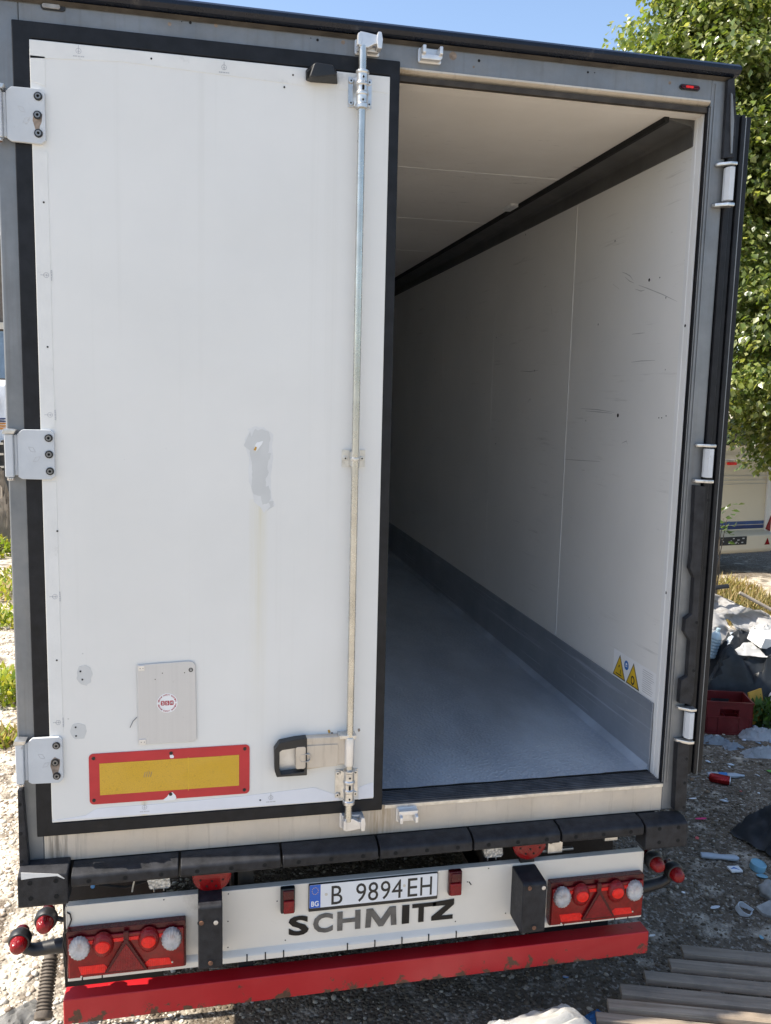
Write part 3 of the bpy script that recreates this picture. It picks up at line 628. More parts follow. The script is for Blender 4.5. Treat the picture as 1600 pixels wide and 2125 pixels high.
# lock rod with guides and cams
ROD = B().use(M_rod).cyl((-.122, -.052, 1.040), (-.122, -.052, 3.814), .0135, 18).build('lock_rod', None, TR)
def guide(x0, x1, z0, z1, big):
    b = B(); b.use(M_steel).box(x0, x1, DY - .005, DY - .0005, z0, z1); cx = -.122; H = z1 - z0
    if big:
        b.prism([(x0 + .016, z0 + .002), (x1 - .016, z0 + .002), (x1 - .016, z1 - .002), (x0 + .016, z1 - .002)], DY - .005, DY - .016, top=[(cx - .016, z0 + .002), (cx + .016, z0 + .002), (cx + .016, z1 - .002), (cx - .016, z1 - .002)])
        b.lathe([(.019, -.014), (.023, -.012), (.023, .0), (.0195, .004), (.0195, H * .3), (.0225, H * .33), (.0225, H * .40), (.019, H * .44), (.019, H * .62), (.0225, H * .66), (.0225, H * .72), (.0195, H * .76), (.0195, H + .002), (.023, H + .006), (.023, H + .012), (.018, H + .014)], (cx, -.052, z0), (0, 0, 1), 22)
        b.use(M_hole)
        for f in (.12, .88): b.cyl((cx, -.052 - .0185, z0 + H * f), (cx, -.052 - .0205, z0 + H * f), .0042, 10)
        b.prism(rrect(cx - .0045, cx + .0045, z0 + H * .44, z0 + H * .62, .0042), -.052 - .0150, -.052 - .0202)
        bl = [(x0 + .009, z0 + .012), (x1 - .009, z0 + .012), (x0 + .009, z1 - .012), (x1 - .009, z1 - .012)]
    else:
        b.lathe([(.0165, 0.004), (.0165, H * .38), (.019, H * .45), (.019, H * .55), (.0165, H * .6), (.0165, H - .004)], (cx, -.048, z0), (0, 0, 1), 22)
        b.box(cx - .017, cx + .017, -.05, DY - .004, z0 + .006, z1 - .006)
        bl = [(x0 + .012, (z0 + z1) / 2), (x1 - .012, (z0 + z1) / 2)]
    for x, z in bl:
        b.use(M_steel).lathe([(.0085, 0), (.0085, .005), (.0075, .006)], (x, DY - .005, z), (0, -1, 0), 14); b.use(M_hole).lathe([(.0035, .0059), (.0035, .0064)], (x, DY - .005, z), (0, -1, 0), 8)
    return b.build('rod_guide', None, ROD, .0007, 1)
guide(-.165, -.083, 3.626, 3.722, True); guide(-.165, -.080, 2.388, 2.450, False); guide(-.170, -.083, 1.122, 1.232, True)
def keeper(x0, x1, z0, z1, up, par=TR):
    b = B(); b.use(M_cast); s = 1 if up else -1; zm = (z0 + z1) / 2
    b.prism(rrect(x0 - .002, x1 + .002, z0 - .004, z1 + .004, .008), .001, -.007)
    zb = (z0, z0 + .018) if up else (z1 - .018, z1)
    b.prism([(x0 + .004, zb[0]), (x1 - .008, zb[0]), (x1, (zb[0] + zb[1]) / 2), (x1, zb[1]), (x0 + .004, zb[1])], -.006, -.032)
    for cx in (x0 + .012, x1 - .008):
        b.prism([(cx - .008, z0 + .004), (cx + .008, z0 + .004), (cx + .008, z1), (cx - .008, z1)], -.006, -.045, top=[(cx - .006, zm - .012 + s * .008), (cx + .006, zm - .012 + s * .008), (cx + .006, zm + .014 + s * .008), (cx - .006, zm + .014 + s * .008)])
    return b.build('keeper', None, par, .003)
def cam(zc, up):
    b = B(); b.use(M_cast); s = 1 if up else -1
    b.prism([(-.138, zc - s * .024), (-.106, zc - s * .024), (-.082, zc - s * .010), (-.064, zc - s * .010), (-.064, zc + s * .018), (-.11, zc + s * .024), (-.134, zc + s * .026)], -.040, -.062)
    b.prism([(-.074, zc - .026), (-.060, zc - .026), (-.057, zc + .004), (-.062, zc + .028), (-.074, zc + .028), (-.078, zc + .004)], -.036, -.070)
    b.prism([(-.143, zc - .018), (-.131, zc - .022), (-.128, zc), (-.133, zc + .022), (-.142, zc + .018)], -.046, -.066)
    b.build('lock_cam', None, ROD, .003)
keeper(-.141, -.058, 3.806, 3.850, True, TR); cam(3.832, True)
keeper(-.146, -.060, .992, 1.052, False, TR); cam(1.028, False)
keeper(.083, .163, 3.803, 3.845, True); keeper(.077, .158, .998, 1.050, False)

# door handle
HP = [W(*p, -.05) for p in ((569, 1556), (580, 1541), (612, 1534), (637, 1531), (637, 1608), (574, 1612), (570, 1600))]
HI = [W(*p, -.05) for p in ((580, 1560), (586, 1556), (612, 1552), (631, 1550), (631, 1600), (584, 1606), (580, 1600))]
HB = B().use(M_sill).prism([(-.290, 1.252), (-.104, 1.268), (-.104, 1.378), (-.16, 1.378), (-.290, 1.380)], DY, -.046).build('door_handle', None, TR, .006, 3)
B().ring(HP, HI, DY - .001, -.056).build('handle_loop', M_black, HB, .003)
b = B(); b.prism(HI, DY - .0005, -.020); b.build('handle_recess', M_cast, HB)
b = B(); b.use(M_sill).prism(rrect(-.284, -.165, 1.262, 1.348, .006), -.046, -.050); b.prism(rrect(-.325, -.288, 1.263, 1.349, .008), -.02, -.057)
b.use(M_mark).ring(rrect(-.312, -.268, 1.288, 1.320, .014), rrect(-.309, -.271, 1.291, 1.317, .011), -.0495, -.0585); b.build('handle_latch', None, HB, .0015)
b = B(); b.use(M_steel).prism([(-.162, 1.372), (-.10, 1.368), (-.098, 1.384), (-.165, 1.386)], DY, -.064); b.build('handle_top_guard', None, HB, .002)
b = B(); b.use(M_cast).lathe([(.017, 1.262), (.019, 1.27), (.019, 1.366), (.017, 1.374)], (-.122, -.052, 0), (0, 0, 1), 20); b.build('handle_hub', None, HB)
for px, py, m in ((683, 1518, M_yboard), (689, 1523, M_rust), (716, 1520, M_hole), (745, 1515, M_rust)): rough_patch([(px - 3, py - 3), (px + 1, py - 4), (px + 3, py + 1), (px, py + 4), (px - 2, py + 2)], DY, 3, 'rust_chip', m, 2, .001)

# red and yellow reflector board
y = DY - .003
bx0, bx1 = W(185, 1620, y)[0], W(518, 1600, y)[0]; bz0, bz1 = (W(188, 1671, y)[1] + W(515, 1646, y)[1]) / 2, (W(186, 1566, y)[1] + W(518, 1544, y)[1]) / 2
RB = B().use(M_redb).prism(rrect(bx0, bx1, bz0, bz1, .016), DY - .0003, y).build('reflector_board', None, TR, .0006, 1); RB['label'] = 'red-edged rear marking board with a yellow centre'
B().prism(rect(W(207, 1620, y)[0], W(496, 1600, y)[0], (W(207, 1650, y)[1] + W(496, 1630, y)[1]) / 2, (W(207, 1584, y)[1] + W(496, 1567, y)[1]) / 2), y, y - .0009).build('yellow_panel', M_yel, RB)
rough_patch([(338, 1660), (346, 1654), (351, 1647), (358, 1644), (364, 1650), (366, 1656), (362, 1660), (342, 1662)], y - .0002, 4, 'torn_corner', M_white, 3, .001, .0006, RB)
rough_patch([(352, 1568), (356, 1564), (361, 1569), (360, 1573), (353, 1573)], y - .0002, 4, 'torn_corner', M_white, 3, .001, .0006, RB)
for px, py in ((194, 1574), (195, 1661), (355, 1563), (354, 1648), (508, 1554), (507, 1639)):
    x, z = W(px, py, y); bolt(RB, x, y, z, .0048, .003, M_ink)
text_mesh('////', *[W(298, 1612, y)[0], W(316, 1612, y)[0]], *[W(298, 1613, y)[1], W(298, 1602, y)[1]], y - .001, M_rust, 'stamp', RB, .0003)
B().prism([W(390, 1571, y), W(391, 1571, y), W(391.5, 1640, y), W(390.5, 1640, y)], y - .0009, y - .0012).build('foil_seam', M_labyel, RB)

# aluminium access plate with the safety sticker
AP = B().use(M_alu).prism([W(284, 1380, -.02), W(390, 1372, -.02), W(400, 1373, -.02), W(405, 1379, -.02), W(408, 1533, -.02), W(400, 1538, -.02), W(288, 1545, -.02)], DY - .004, DY - .0058).build('access_plate', None, TR, .0004, 1)
B().prism([W(288, 1383, -.02), W(402, 1376, -.02), W(404, 1532, -.02), W(292, 1542, -.02)], DY - .0002, DY - .0042).build('plate_spacer', M_hole, AP)
for p in ((287, 1382, 300, 1392), (289, 1535, 303, 1545)):
    (xa, za), (xb, zb) = W(p[0], p[1], -.024), W(p[2], p[3], -.024); b = B(); b.use(M_cast).prism(rect(xa, xb, zb, za), DY - .0058, DY - .0085)
    b.use(M_ink)
    for f in (.28, .75): b.cyl((xa + (xb - xa) * f, DY - .0085, (za + zb) / 2), (xa + (xb - xa) * f, DY - .0095, (za + zb) / 2), .002, 8)
    b.build('plate_tab', None, AP, .0004, 1)
x, z = W(396, 1390, -.022); b = B(); b.use(M_ink).ring([(x + .008 * math.cos(R(a)), z + .008 * math.sin(R(a))) for a in range(0, 360, 30)], [(x + .005 * math.cos(R(a)), z + .005 * math.sin(R(a))) for a in range(0, 360, 30)], DY - .0058, DY - .0068)
b.prism(rect(x - .007, x + .006, z - .001, z + .001), DY - .0058, DY - .0066); b.build('plate_latch', None, AP)
for px, py in ((337, 1397), (322, 1410), (383, 1396)):
    x, z = W(px, py, -.022); B().lathe([(.002, 0), (.002, .0004)], (x, DY - .0058, z), (0, -1, 0), 7).build('chip', M_ink, AP)
sx, sz = W(347, 1459, -.023); ys_ = DY - .0060
ST = B().use(M_white).lathe([(.0365, 0), (.0365, .0005)], (sx, ys_, sz), (0, -1, 0), 36).build('round_sticker', None, AP)
def arc_text(txt, r, a0, a1, size, flip, nm):
    objs = []; n = len(txt)
    for i, ch in enumerate(txt):
        if ch == ' ': continue
        a = R(a0 + (a1 - a0) * i / (n - 1)); 
        def shp(X, Y, Z, a=a):
            u, v = X, Z
            if flip: ox, oz = -math.sin(-a), 0
            tx, tz = (math.sin(a), -math.cos(a)) if not flip else (-math.sin(a), math.cos(a))
            nx, nz = (math.cos(a), math.sin(a)) if not flip else (-math.cos(a), -math.sin(a))
            cx, cz = sx + r * math.cos(a), sz + r * math.sin(a)
            return cx + u * tx + v * nx, Y, cz + u * tz + v * nz
        objs.append(text_mesh(ch, -size * .38, size * .38, -size * .5, size * .5, ys_ - .0005, M_red, nm, ST, .0003, .01, shape=shp))
    bm = bmesh.new()
    for o in objs: bm.from_mesh(o.data); bpy.data.objects.remove(o)
    me = bpy.data.meshes.new(nm); bm.to_mesh(me); bm.free(); me.materials.append(M_red); o = bpy.data.objects.new(nm, me); COL.objects.link(o); o.parent = AP
arc_text('SIGNUM SAFETY MARKING', .0305, 170, 10, .0052, False, 'sticker_text')
arc_text('SIGNUM SAFETY MARKING', .0305, 190, 350, .0052, True, 'sticker_text')
b = B(); b.use(M_red)
for k, ch in enumerate('SSM'):
    x0 = sx - .0225 + k * .0155; b.prism(rrect(x0, x0 + .0138, sz - .0085, sz + .0085, .004 if k != 1 else .001), ys_ - .0005, ys_ - .0008)
b.build('sticker_logo', None, AP, smooth=0)
for k, ch in enumerate('SSM'):
    x0 = sx - .0225 + k * .0155; text_mesh(ch, x0 + .0036, x0 + .0104, sz - .0055, sz + .0055, ys_ - .0008, M_white, 'sticker_letter', AP, .0003, .015)
b = B(); b.tube([(*W(284, 1488, DY)[:1], DY - .003, W(284, 1488, DY)[1]), (W(276, 1496, DY)[0], DY - .006, W(276, 1496, DY)[1]), (W(270, 1509, DY)[0], DY - .004, W(270, 1509, DY)[1])], .0011, 6); b.build('loose_wire', M_ink, AP)

# dark camera-lamp housing at the top of the door
a = [W(*p, DY) for p in ((633, 146), (648, 136), (700, 148), (701, 176), (645, 172), (634, 168))]; t = [W(*p, -.07) for p in ((652, 132), (657, 129), (690, 134), (699, 155), (652, 160), (643, 158))]
b = B(); b.use(M_black).prism(a, DY, -.07, top=t); RC = b.build('rear_lamp_housing', None, TR, .004)
b = B(); b.use(M_hole).prism([W(*p, -.055) for p in ((637, 150), (651, 141), (654, 146), (646, 158), (637, 160))], -.03, -.058); b.build('lamp_recess', None, RC)
# oval marker lamps in the header
for (x0, x1, z0, z1), m in (((-1.155, -1.080, 3.836, 3.858), M_clear), ((1.088, 1.172, 3.806, 3.826), M_lensdark)):
    o = B().use(M_black).prism(rrect(x0, x1, z0, z1, .0105), .0, -.004).build('marker_lamp', None, TR, .001); d = .005
    B().use(m).prism(rrect(x0 + d, x1 - d * (3 if m is M_clear else 1), z0 + d * .8, z1 - d * .8, .0065), -.004, -.010).build('marker_lens', None, o, .002)
    if m is M_lensdark:
        B().use(M_lensbright).prism(rrect(x0 + .022, x1 - .030, z0 + .006, z1 - .006, .004), -.0095, -.0112).build('marker_bulb', None, o, .001)

# open door folded back against the right side wall
OD = B().use(M_side).box(1.325, 1.392, .018, 1.27, 1.095, 3.735).build('open_door', None, TR, .003); OD['label'] = 'right door folded back flat along the side wall'
b = B()
for x0, x1, y0 in ((1.303, 1.328, -.012), (1.331, 1.352, .0), (1.356, 1.372, -.006)): b.box(x0, x1, y0, .03, 1.098, 3.74)
b.build('door_edge_seal', M_rubber, OD, .005, 3)
b = B(); b.box(1.3735, 1.3775, -.005, .02, 1.096, 3.73); b.box(1.402, 1.4045, .02, .04, 1.1, 3.72); b.build('seal_retainer', M_frame, OD, .001, 1)
b = B(); b.box(1.379, 1.400, .0, .045, 1.10, 3.735); b.box(1.392, 1.4, .045, 1.26, 1.10, 3.73); b.build('door_face_seal', M_rubber, OD, .004, 3)
b = B(); b.box(1.392, 1.403, .01, .06, 1.10, 1.42); b.build('door_corner_cap', M_sill, OD, .003)
# corner guards (rubber) between frame and door
def guard(pts, y0=-.001, y1=-.028, name='corner_guard', m=M_bump, bev=.003): return B().use(m).prism([W(*p, y1) for p in pts], y0, y1).build(name, None, TR, bev)
guard([(1443, 1007), (1465, 1010), (1440, 1440), (1434, 1462), (1410, 1460), (1414, 1412), (1427, 1404), (1432, 1330), (1421, 1312), (1423, 1285), (1436, 1275), (1441, 1200), (1432, 1180), (1436, 1150)])
guard([(1407, 1542), (1432, 1540), (1423, 1684), (1400, 1682)], -.001, -.034)
guard([(1511, 165), (1525, 160), (1529, 250), (1524, 326), (1501, 328)], -.001, -.02)
guard([(1518, 192), (1521, 196), (1524, 250), (1520, 318), (1517, 318), (1517, 250)], -.0195, -.026, 'guard_trim', M_frame, .001)
G1 = guard([(36, 1640), (46, 1640), (59, 1790), (59, 1800), (40, 1800)], -.001, -.036)
for pts, yy in ((((1470, 1038), (1462, 1178), (1446, 1292), (1440, 1392)), -.028), (((1425, 1575), (1421, 1625), (1419, 1675)), -.034), (((41, 1670), (43, 1730), (45, 1788)), -.036), (((1523, 202), (1521, 285)), -.02)):
    for p in pts: x, z = W(*p, yy); B().lathe([(.0065, 0), (.0065, .001), (.003, .001)], (x, yy, z), (0, -1, 0), 12).build('guard_bolt', M_hole, TR)
# hinge barrels of the open door
def barrel(z0, z1):
    z0 += .004; z1 -= .006
    b = B(); b.use(M_hinge).prism([(1.286, -.030), (1.295, -.050), (1.314, -.050), (1.319, -.040), (1.319, -.012), (1.289, -.012)], z0 + .022, z1 - .018, 'z'); h = b.build('hinge', None, TR, .002)
    for a, c, d in ((z1 - .012, z1, .004), (z0, z0 + .013, .002)):
        k = B(); k.use(M_steel).prism([(1.252 + d, -.003), (1.258 + d, -.020), (1.296, -.052), (1.322, -.052), (1.324, -.02), (1.30, -.006)], a, c, 'z'); k.build('hinge_bracket', None, h, .003)
    return h
for z0, z1 in ((3.388, 3.560), (2.330, 2.494), (1.248, 1.410)): barrel(z0, z1)

# warning labels on the inner wall (x = 1.22 plane)
def wallpoly(pts, t=.0008, base=1.2204): return [(p[0], p[1]) for p in pts], base, base - t
LB = B().use(M_white).prism([(.10, 1.378), (.485, 1.378), (.485, 1.505), (.10, 1.505)], 1.2203, 1.2197, 'x').build('warning_label', None, TR, smooth=0)
def tri(yc, w, zb, h, nm, m, xx): return B().use(m).prism([(yc - w / 2, zb), (yc + w / 2, zb), (yc, zb + h)], xx, xx - .0006, 'x').build(nm, None, LB, smooth=0)
for yc in (.425, .297):
    tri(yc, .120, 1.384, .108, 'warning_triangle', M_ink, 1.2197); tri(yc, .104, 1.389, .093, 'triangle_fill', M_labyel, 1.2191)
b = B(); b.use(M_ink).ring([(.297 + .018 * math.cos(R(a)), 1.413 + .021 * math.sin(R(a))) for a in range(40, 321, 20)], [(.297 + .010 * math.cos(R(a)), 1.413 + .013 * math.sin(R(a))) for a in range(40, 321, 20)], 1.2186, 1.2182, 'x')
b.prism([(.400, 1.396), (.455, 1.396), (.455, 1.401), (.400, 1.401)], 1.2186, 1.2182, 'x'); b.prism([(.41, 1.403), (.414, 1.403), (.414, 1.425), (.41, 1.425)], 1.2186, 1.2182, 'x'); b.prism([(.427, 1.43), (.434, 1.436), (.424, 1.445), (.420, 1.441)], 1.2186, 1.2182, 'x')
b.build('pictogram', None, LB, smooth=0)
B().use(M_labblue).prism([(.362 + .020 * math.cos(R(a)), 1.462 + .022 * math.sin(R(a))) for a in range(0, 360, 20)], 1.2197, 1.2192, 'x').build('blue_sign', None, LB, smooth=0)
b = B(); b.use(M_white).prism([(.352, 1.455), (.372, 1.455), (.372, 1.459), (.352, 1.459)], 1.2192, 1.2189, 'x'); b.prism([(.354, 1.463), (.37, 1.463), (.368, 1.472), (.356, 1.472)], 1.2192, 1.2189, 'x'); b.build('pictogram', None, LB, smooth=0)
b = B(); b.use(M_mark)
for k in range(11):
    y1 = .218 - random.random() * .01; b.prism([(.115 + random.random() * .035, 1.49 - k * .0095), (y1, 1.49 - k * .0095), (y1, 1.4925 - k * .0095), (.115 + random.random() * .035, 1.4925 - k * .0095)], 1.2197, 1.2194, 'x')
b.build('label_text', None, LB, smooth=0)
# plugs and holes in the inner wall
for px, py, r in ((1347, 581, .007), (1369, 576, .003), (1423, 676, .006), (1382, 863, .003), (1367, 867, .003), (1373, 867, .003), (1383, 1230, .006), (1282, 862, .009), (1030, 700, .003)):
    d = _ray(px, py); p = _C + d * ((1.2195 - _C.x) / d.x); B().lathe([(r, 0), (r, .0008)], (1.2204 if p.y > .1 else 1.2172, p.y, p.z), (-1, 0, 0), 12).build('wall_hole', M_hole, TR)
def scuff(pts, m, w=.004):
    P = []
    for px, py in pts: d = _ray(px, py); q = _C + d * ((1.2203 - _C.x) / d.x); P.append((q.y, q.z))
    L = [(a, c + w * (.3 + .7 * math.sin(math.pi * i / (len(P) - 1)))) for i, (a, c) in enumerate(P)]; B().prism(P + L[::-1], 1.2204, 1.2201, 'x').build('scuff_mark', m, TR, smooth=0)
M_scuff = simple('scuff_dark', (.42, .41, .40), .7, bstr=0)
for P in ([(1291, 565), (1300, 569), (1308, 574), (1314, 582)], [(1297, 575), (1306, 584), (1316, 588)], [(1325, 592), (1345, 600), (1375, 612), (1405, 626)], [(1311, 694), (1325, 693), (1338, 691)], [(1144, 640), (1145, 650), (1146, 660)], [(1318, 600), (1330, 605), (1338, 602)],
          [(1205, 848), (1240, 851), (1275, 856)], [(1215, 853), (1245, 856), (1270, 858)], [(1310, 752), (1330, 750), (1360, 748)], [(1285, 600), (1272, 590)], [(1080, 770), (1100, 772), (1118, 768)], [(1095, 835), (1100, 828), (1102, 833)], [(1290, 920), (1300, 916), (1302, 922)], [(1170, 953), (1200, 956), (1245, 958)]): scuff(P, M_scuff)

# rubber bumper blocks with bolts
XS = [-1.125, -.747, -.376, -.005, .371, .739, 1.104]
for a, c in zip(XS, XS[1:]):
    k = B(); k.prism([(-.001, .9475), (-.048, .947), (-.080, .934), (-.086, .926), (-.086, .898), (-.080, .889), (-.02, .872), (-.001, .872)], a + .004, c - .004, 'x'); k = k.build('bumper_block', M_bump, TR, .004, 3)
    for f in (.17, .5, .83):
        x = a + (c - a) * f; B().lathe([(.0085, 0), (.0085, .0012), (.0062, .0014), (.0062, .0004)], (x, -.0858, .911), (0, -1, 0), 14).build('bolt', M_hole, k)
k = B(); k.prism([(-.001, .965), (-.05, .962), (-.085, .948), (-.088, .94), (-.088, .836), (-.08, .828), (-.001, .828)], -1.299, -1.131, 'x'); k = k.build('bumper_block', M_bump, TR, .006, 3); k['label'] = 'torn left corner bumper block'
B().use(M_strip).prism([W(*p, -.0895) for p in ((43, 1811), (120, 1814), (134, 1823), (133, 1824), (118, 1818), (70, 1822), (44, 1826))], -.088, -.0895).build('sunlit_torn_edge', None, k)  # sunlight on the torn edge put in as a white strip
for px, py in ((62, 1833), (116, 1828), (64, 1865), (117, 1860)): x, z = W(px, py, -.088); B().lathe([(.0085, 0), (.0085, .0012), (.006, .0014), (.006, .0004)], (x, -.0878, z), (0, -1, 0), 14).build('bolt', M_hole, k)
k = B(); k.prism([(-.001, .945), (-.05, .943), (-.085, .93), (-.088, .92), (-.088, .83), (-.08, .822), (-.001, .822)], 1.110, 1.299, 'x'); k = k.build('bumper_block', M_bump, TR, .006, 3)
for px, py in ((1369, 1720), (1408, 1717), (1368, 1748), (1407, 1744)): x, z = W(px, py, -.088); B().lathe([(.0085, 0), (.0085, .0012), (.006, .0014), (.006, .0004)], (x, -.0878, z), (0, -1, 0), 14).build('bolt', M_hole, k)
box('rear_crossmember', M_chassis, TR, -1.2, 1.2, .01, .085, .84, .946, .004)

# lamp panel with lower lip, slots and lamps
LP = B(); LP.use(M_panel).prism([(.0, .766), (.0, .524), (-.014, .514), (-.020, .506), (-.020, .484), (-.014, .484), (-.014, .50), (.004, .516), (.004, .762), (.032, .762), (.032, .770), (.0, .770)], -1.150, 1.152, 'x'); LP = LP.build('lamp_panel', None, TR, .0012, 1)
for x in (-1.1, -1.03, -.5, -.43, -.36, -.11, .0, .11, .22, .335, .80, .92, 1.03, 1.09):
    B().box(x - .0022, x + .0022, -.0212, -.013, .4835, .512).build('slot', M_hole, LP)
box('panel_end', M_panel, LP, -1.155, -1.1505, .0, .05, .50, .768, .001); box('panel_end', M_panel, LP, 1.1525, 1.157, .0, .05, .50, .768, .001)
for px, py in ((340, 1867), (1014, 1802), (575, 1870), (970, 1830), (474, 1855), (473, 1912), (473, 1966), (592, 1951), (945, 1912), (1049, 1895), (705, 1951), (1075, 1878)):
    x, z = W(px, py, 0); B().lathe([(.0026, 0), (.0026, .0008)], (x, 0, z), (0, -1, 0), 8).build('rivet', M_hole, LP)
B().prism([W(972, 1830, 0), W(974, 1829, 0), W(979, 1836, 0), W(977, 1837, 0)], 0, -.0006).build('scratch', M_hole, LP)
# under-run bar
b = B(); b.box(-1.172, 1.203, -.006, .070, .300, .402); UB = b.build('underrun_bar', M_redbar, TR, .005, 3); UB['label'] = 'red painted under-run bar flaking to rust'
for x in (-.5, .5): box('bar_bracket', M_chassis, TR, x - .03, x + .03, .0705, .12, .32, .84, .003)
# tail lamps
def tail_lamp(x0, x1, z0, z1, clear, reds, tri_, x_in):
    L = B(); L.use(M_lensdark).prism(rrect(x0, x1, z0, z1, .006), -.001, -.034); L = L.build('tail_lamp', None, TR, .003)
    y = -.034; d = .006
    B().use(M_lensred).prism(rrect(x0 + d, x1 - d, z0 + d, z1 - .022, .005), y, y - .010).build('red_lens', None, L, .004, 3)
    b = B(); b.use(M_lensbright); b.box(x0 + .06, x1 - .06, y - .009, y - .013, z1 - .050, z1 - .036); b.prism([(x0 + .05, z0 + .018), (x0 + .16, z0 + .018), (x0 + .13, z0 + .052), (x0 + .04, z0 + .052)], y - .0095, y - .0115); b.prism([(x1 - .17, z0 + .022), (x1 - .05, z0 + .022), (x1 - .06, z0 + .05), (x1 - .13, z0 + .054)], y - .0095, y - .0115); b.build('reflector_strip', None, L, .001, 1)
    for cx, cz in clear:
        k = B(); k.use(M_clear)
        k.lathe([(.038, .0), (.038, .008), (.035, .018), (.028, .026), (.016, .031), (.004, .033)], (cx, y - .008, cz), (0, -1, 0), 36, sy=1.2, flute=.06)
        q = B(); q.use(M_cast).lathe([(.0345, .014), (.028, .008), (.016, .004), (.005, .003)], (cx, y - .008, cz), (0, -1, 0), 32, cap=False, sy=1.15, flute=.09); q.build('lamp_reflector', None, L)
        k = k.build('clear_lens', None, L); B().use(M_bulb).blob((cx + .004, y - .030, cz + .018), (.009, .006, .010), 10, 6).build('bulb', None, L)
    for cx, cz in reds:
        k = B(); k.use(M_lensred).lathe([(.039, .0), (.038, .008), (.034, .016), (.024, .023), (.010, .027)], (cx, y - .008, cz), (0, -1, 0), 24, sy=1.25); k.build('red_dome', None, L)
        k = B(); k.use(M_lensbright).lathe([(.027, .0), (.024, .005), (.012, .008)], (cx, y - .0305, cz + .002), (0, -1, 0), 20, sy=.9); k.build('bright_spot', None, L)
    (ax, az), (bx, bz), (cx, cz) = tri_
    T = B(); T.use(M_lensdark).prism([(bx, bz), (cx, cz), (ax + .004, az), (ax - .004, az)], y - .008, y - .022); T.box(ax - .010, ax + .010, y - .02, y - .008, az - .01, az + .028); T.build('triangle_reflector', None, L, .003)
    T = B(); T.use(M_lensred).prism([(bx + .014, bz + .008), (cx - .014, cz + .008), (ax, az - .016)], y - .022, y - .024); T.build('triangle_face', None, L)
    for cx, cz in ((x0 + .05, z0 + .012), (x1 - .05, z0 + .03), (x0 + .10, z1 - .032), (x1 - .11, z1 - .028)): B().lathe([(.0035, 0), (.0035, .003)], (cx, y - .009, cz), (0, -1, 0), 8).build('screw', M_zinc, L)
yy = -.045
tail_lamp(-1.150, -.727, .504, .690, [W(165, 1967, yy), W(356, 1947, yy)], [W(214, 1960, yy), W(309, 1949, yy)], (W(262, 1946, yy), W(217, 2017, yy), W(308, 2009, yy)), -.727)
tail_lamp(.727, 1.146, .500, .688, [W(1166, 1861, yy), W(1316, 1847, yy)], [W(1205, 1856, yy), W(1278, 1849, yy)], (W(1242, 1845, yy), W(1205, 1907, yy), W(1274, 1900, yy)), .73)
# number plate, lettering
NP = B().use(M_black).prism(rrect(-.264, .254, .655, .768, .003), -.001, -.009).build('number_plate', None, TR, .001, 1); NP['label'] = 'white number plate B 9894 EH in a black holder'
B().use(M_plate).prism(rrect(-.261, .251, .670, .766, .004), -.009, -.0105).build('plate_face', None, NP)
B().use(M_blue).prism(rect(-.2605, -.218, .6705, .7655), -.0105, -.0108).build('blue_band', None, NP)
for a in range(12):
    x, z = -.239 + .012 * math.cos(R(30 * a)), .741 + .014 * math.sin(R(30 * a)); B().lathe([(.0017, 0), (.0017, .0003)], (x, -.0108, z), (0, -1, 0), 5).build('star', M_labyel, NP)
text_mesh('BG', -.254, -.225, .677, .699, -.0108, M_white, 'plate_letter', NP, .0004, .02)
def plx(px): return W(px, 1850, -.011)[0]
for ch, a, c in (('B', 688, 711), ('9', 739, 760), ('8', 764, 785), ('9', 790, 810), ('4', 813, 835), ('E', 846, 866), ('H', 872, 896)):
    text_mesh(ch, plx(a), plx(c), .6775, .7550, -.0105, M_ink, 'plate_letter', NP, .0008, .0)
for px, py in ((677, 1856), (839, 1838)): x, z = W(px, py, -.011); B().lathe([(.0058, 0), (.0058, .001), (.003, .0016)], (x, -.0105, z), (0, -1, 0), 12).build('plate_screw', M_beige, NP)
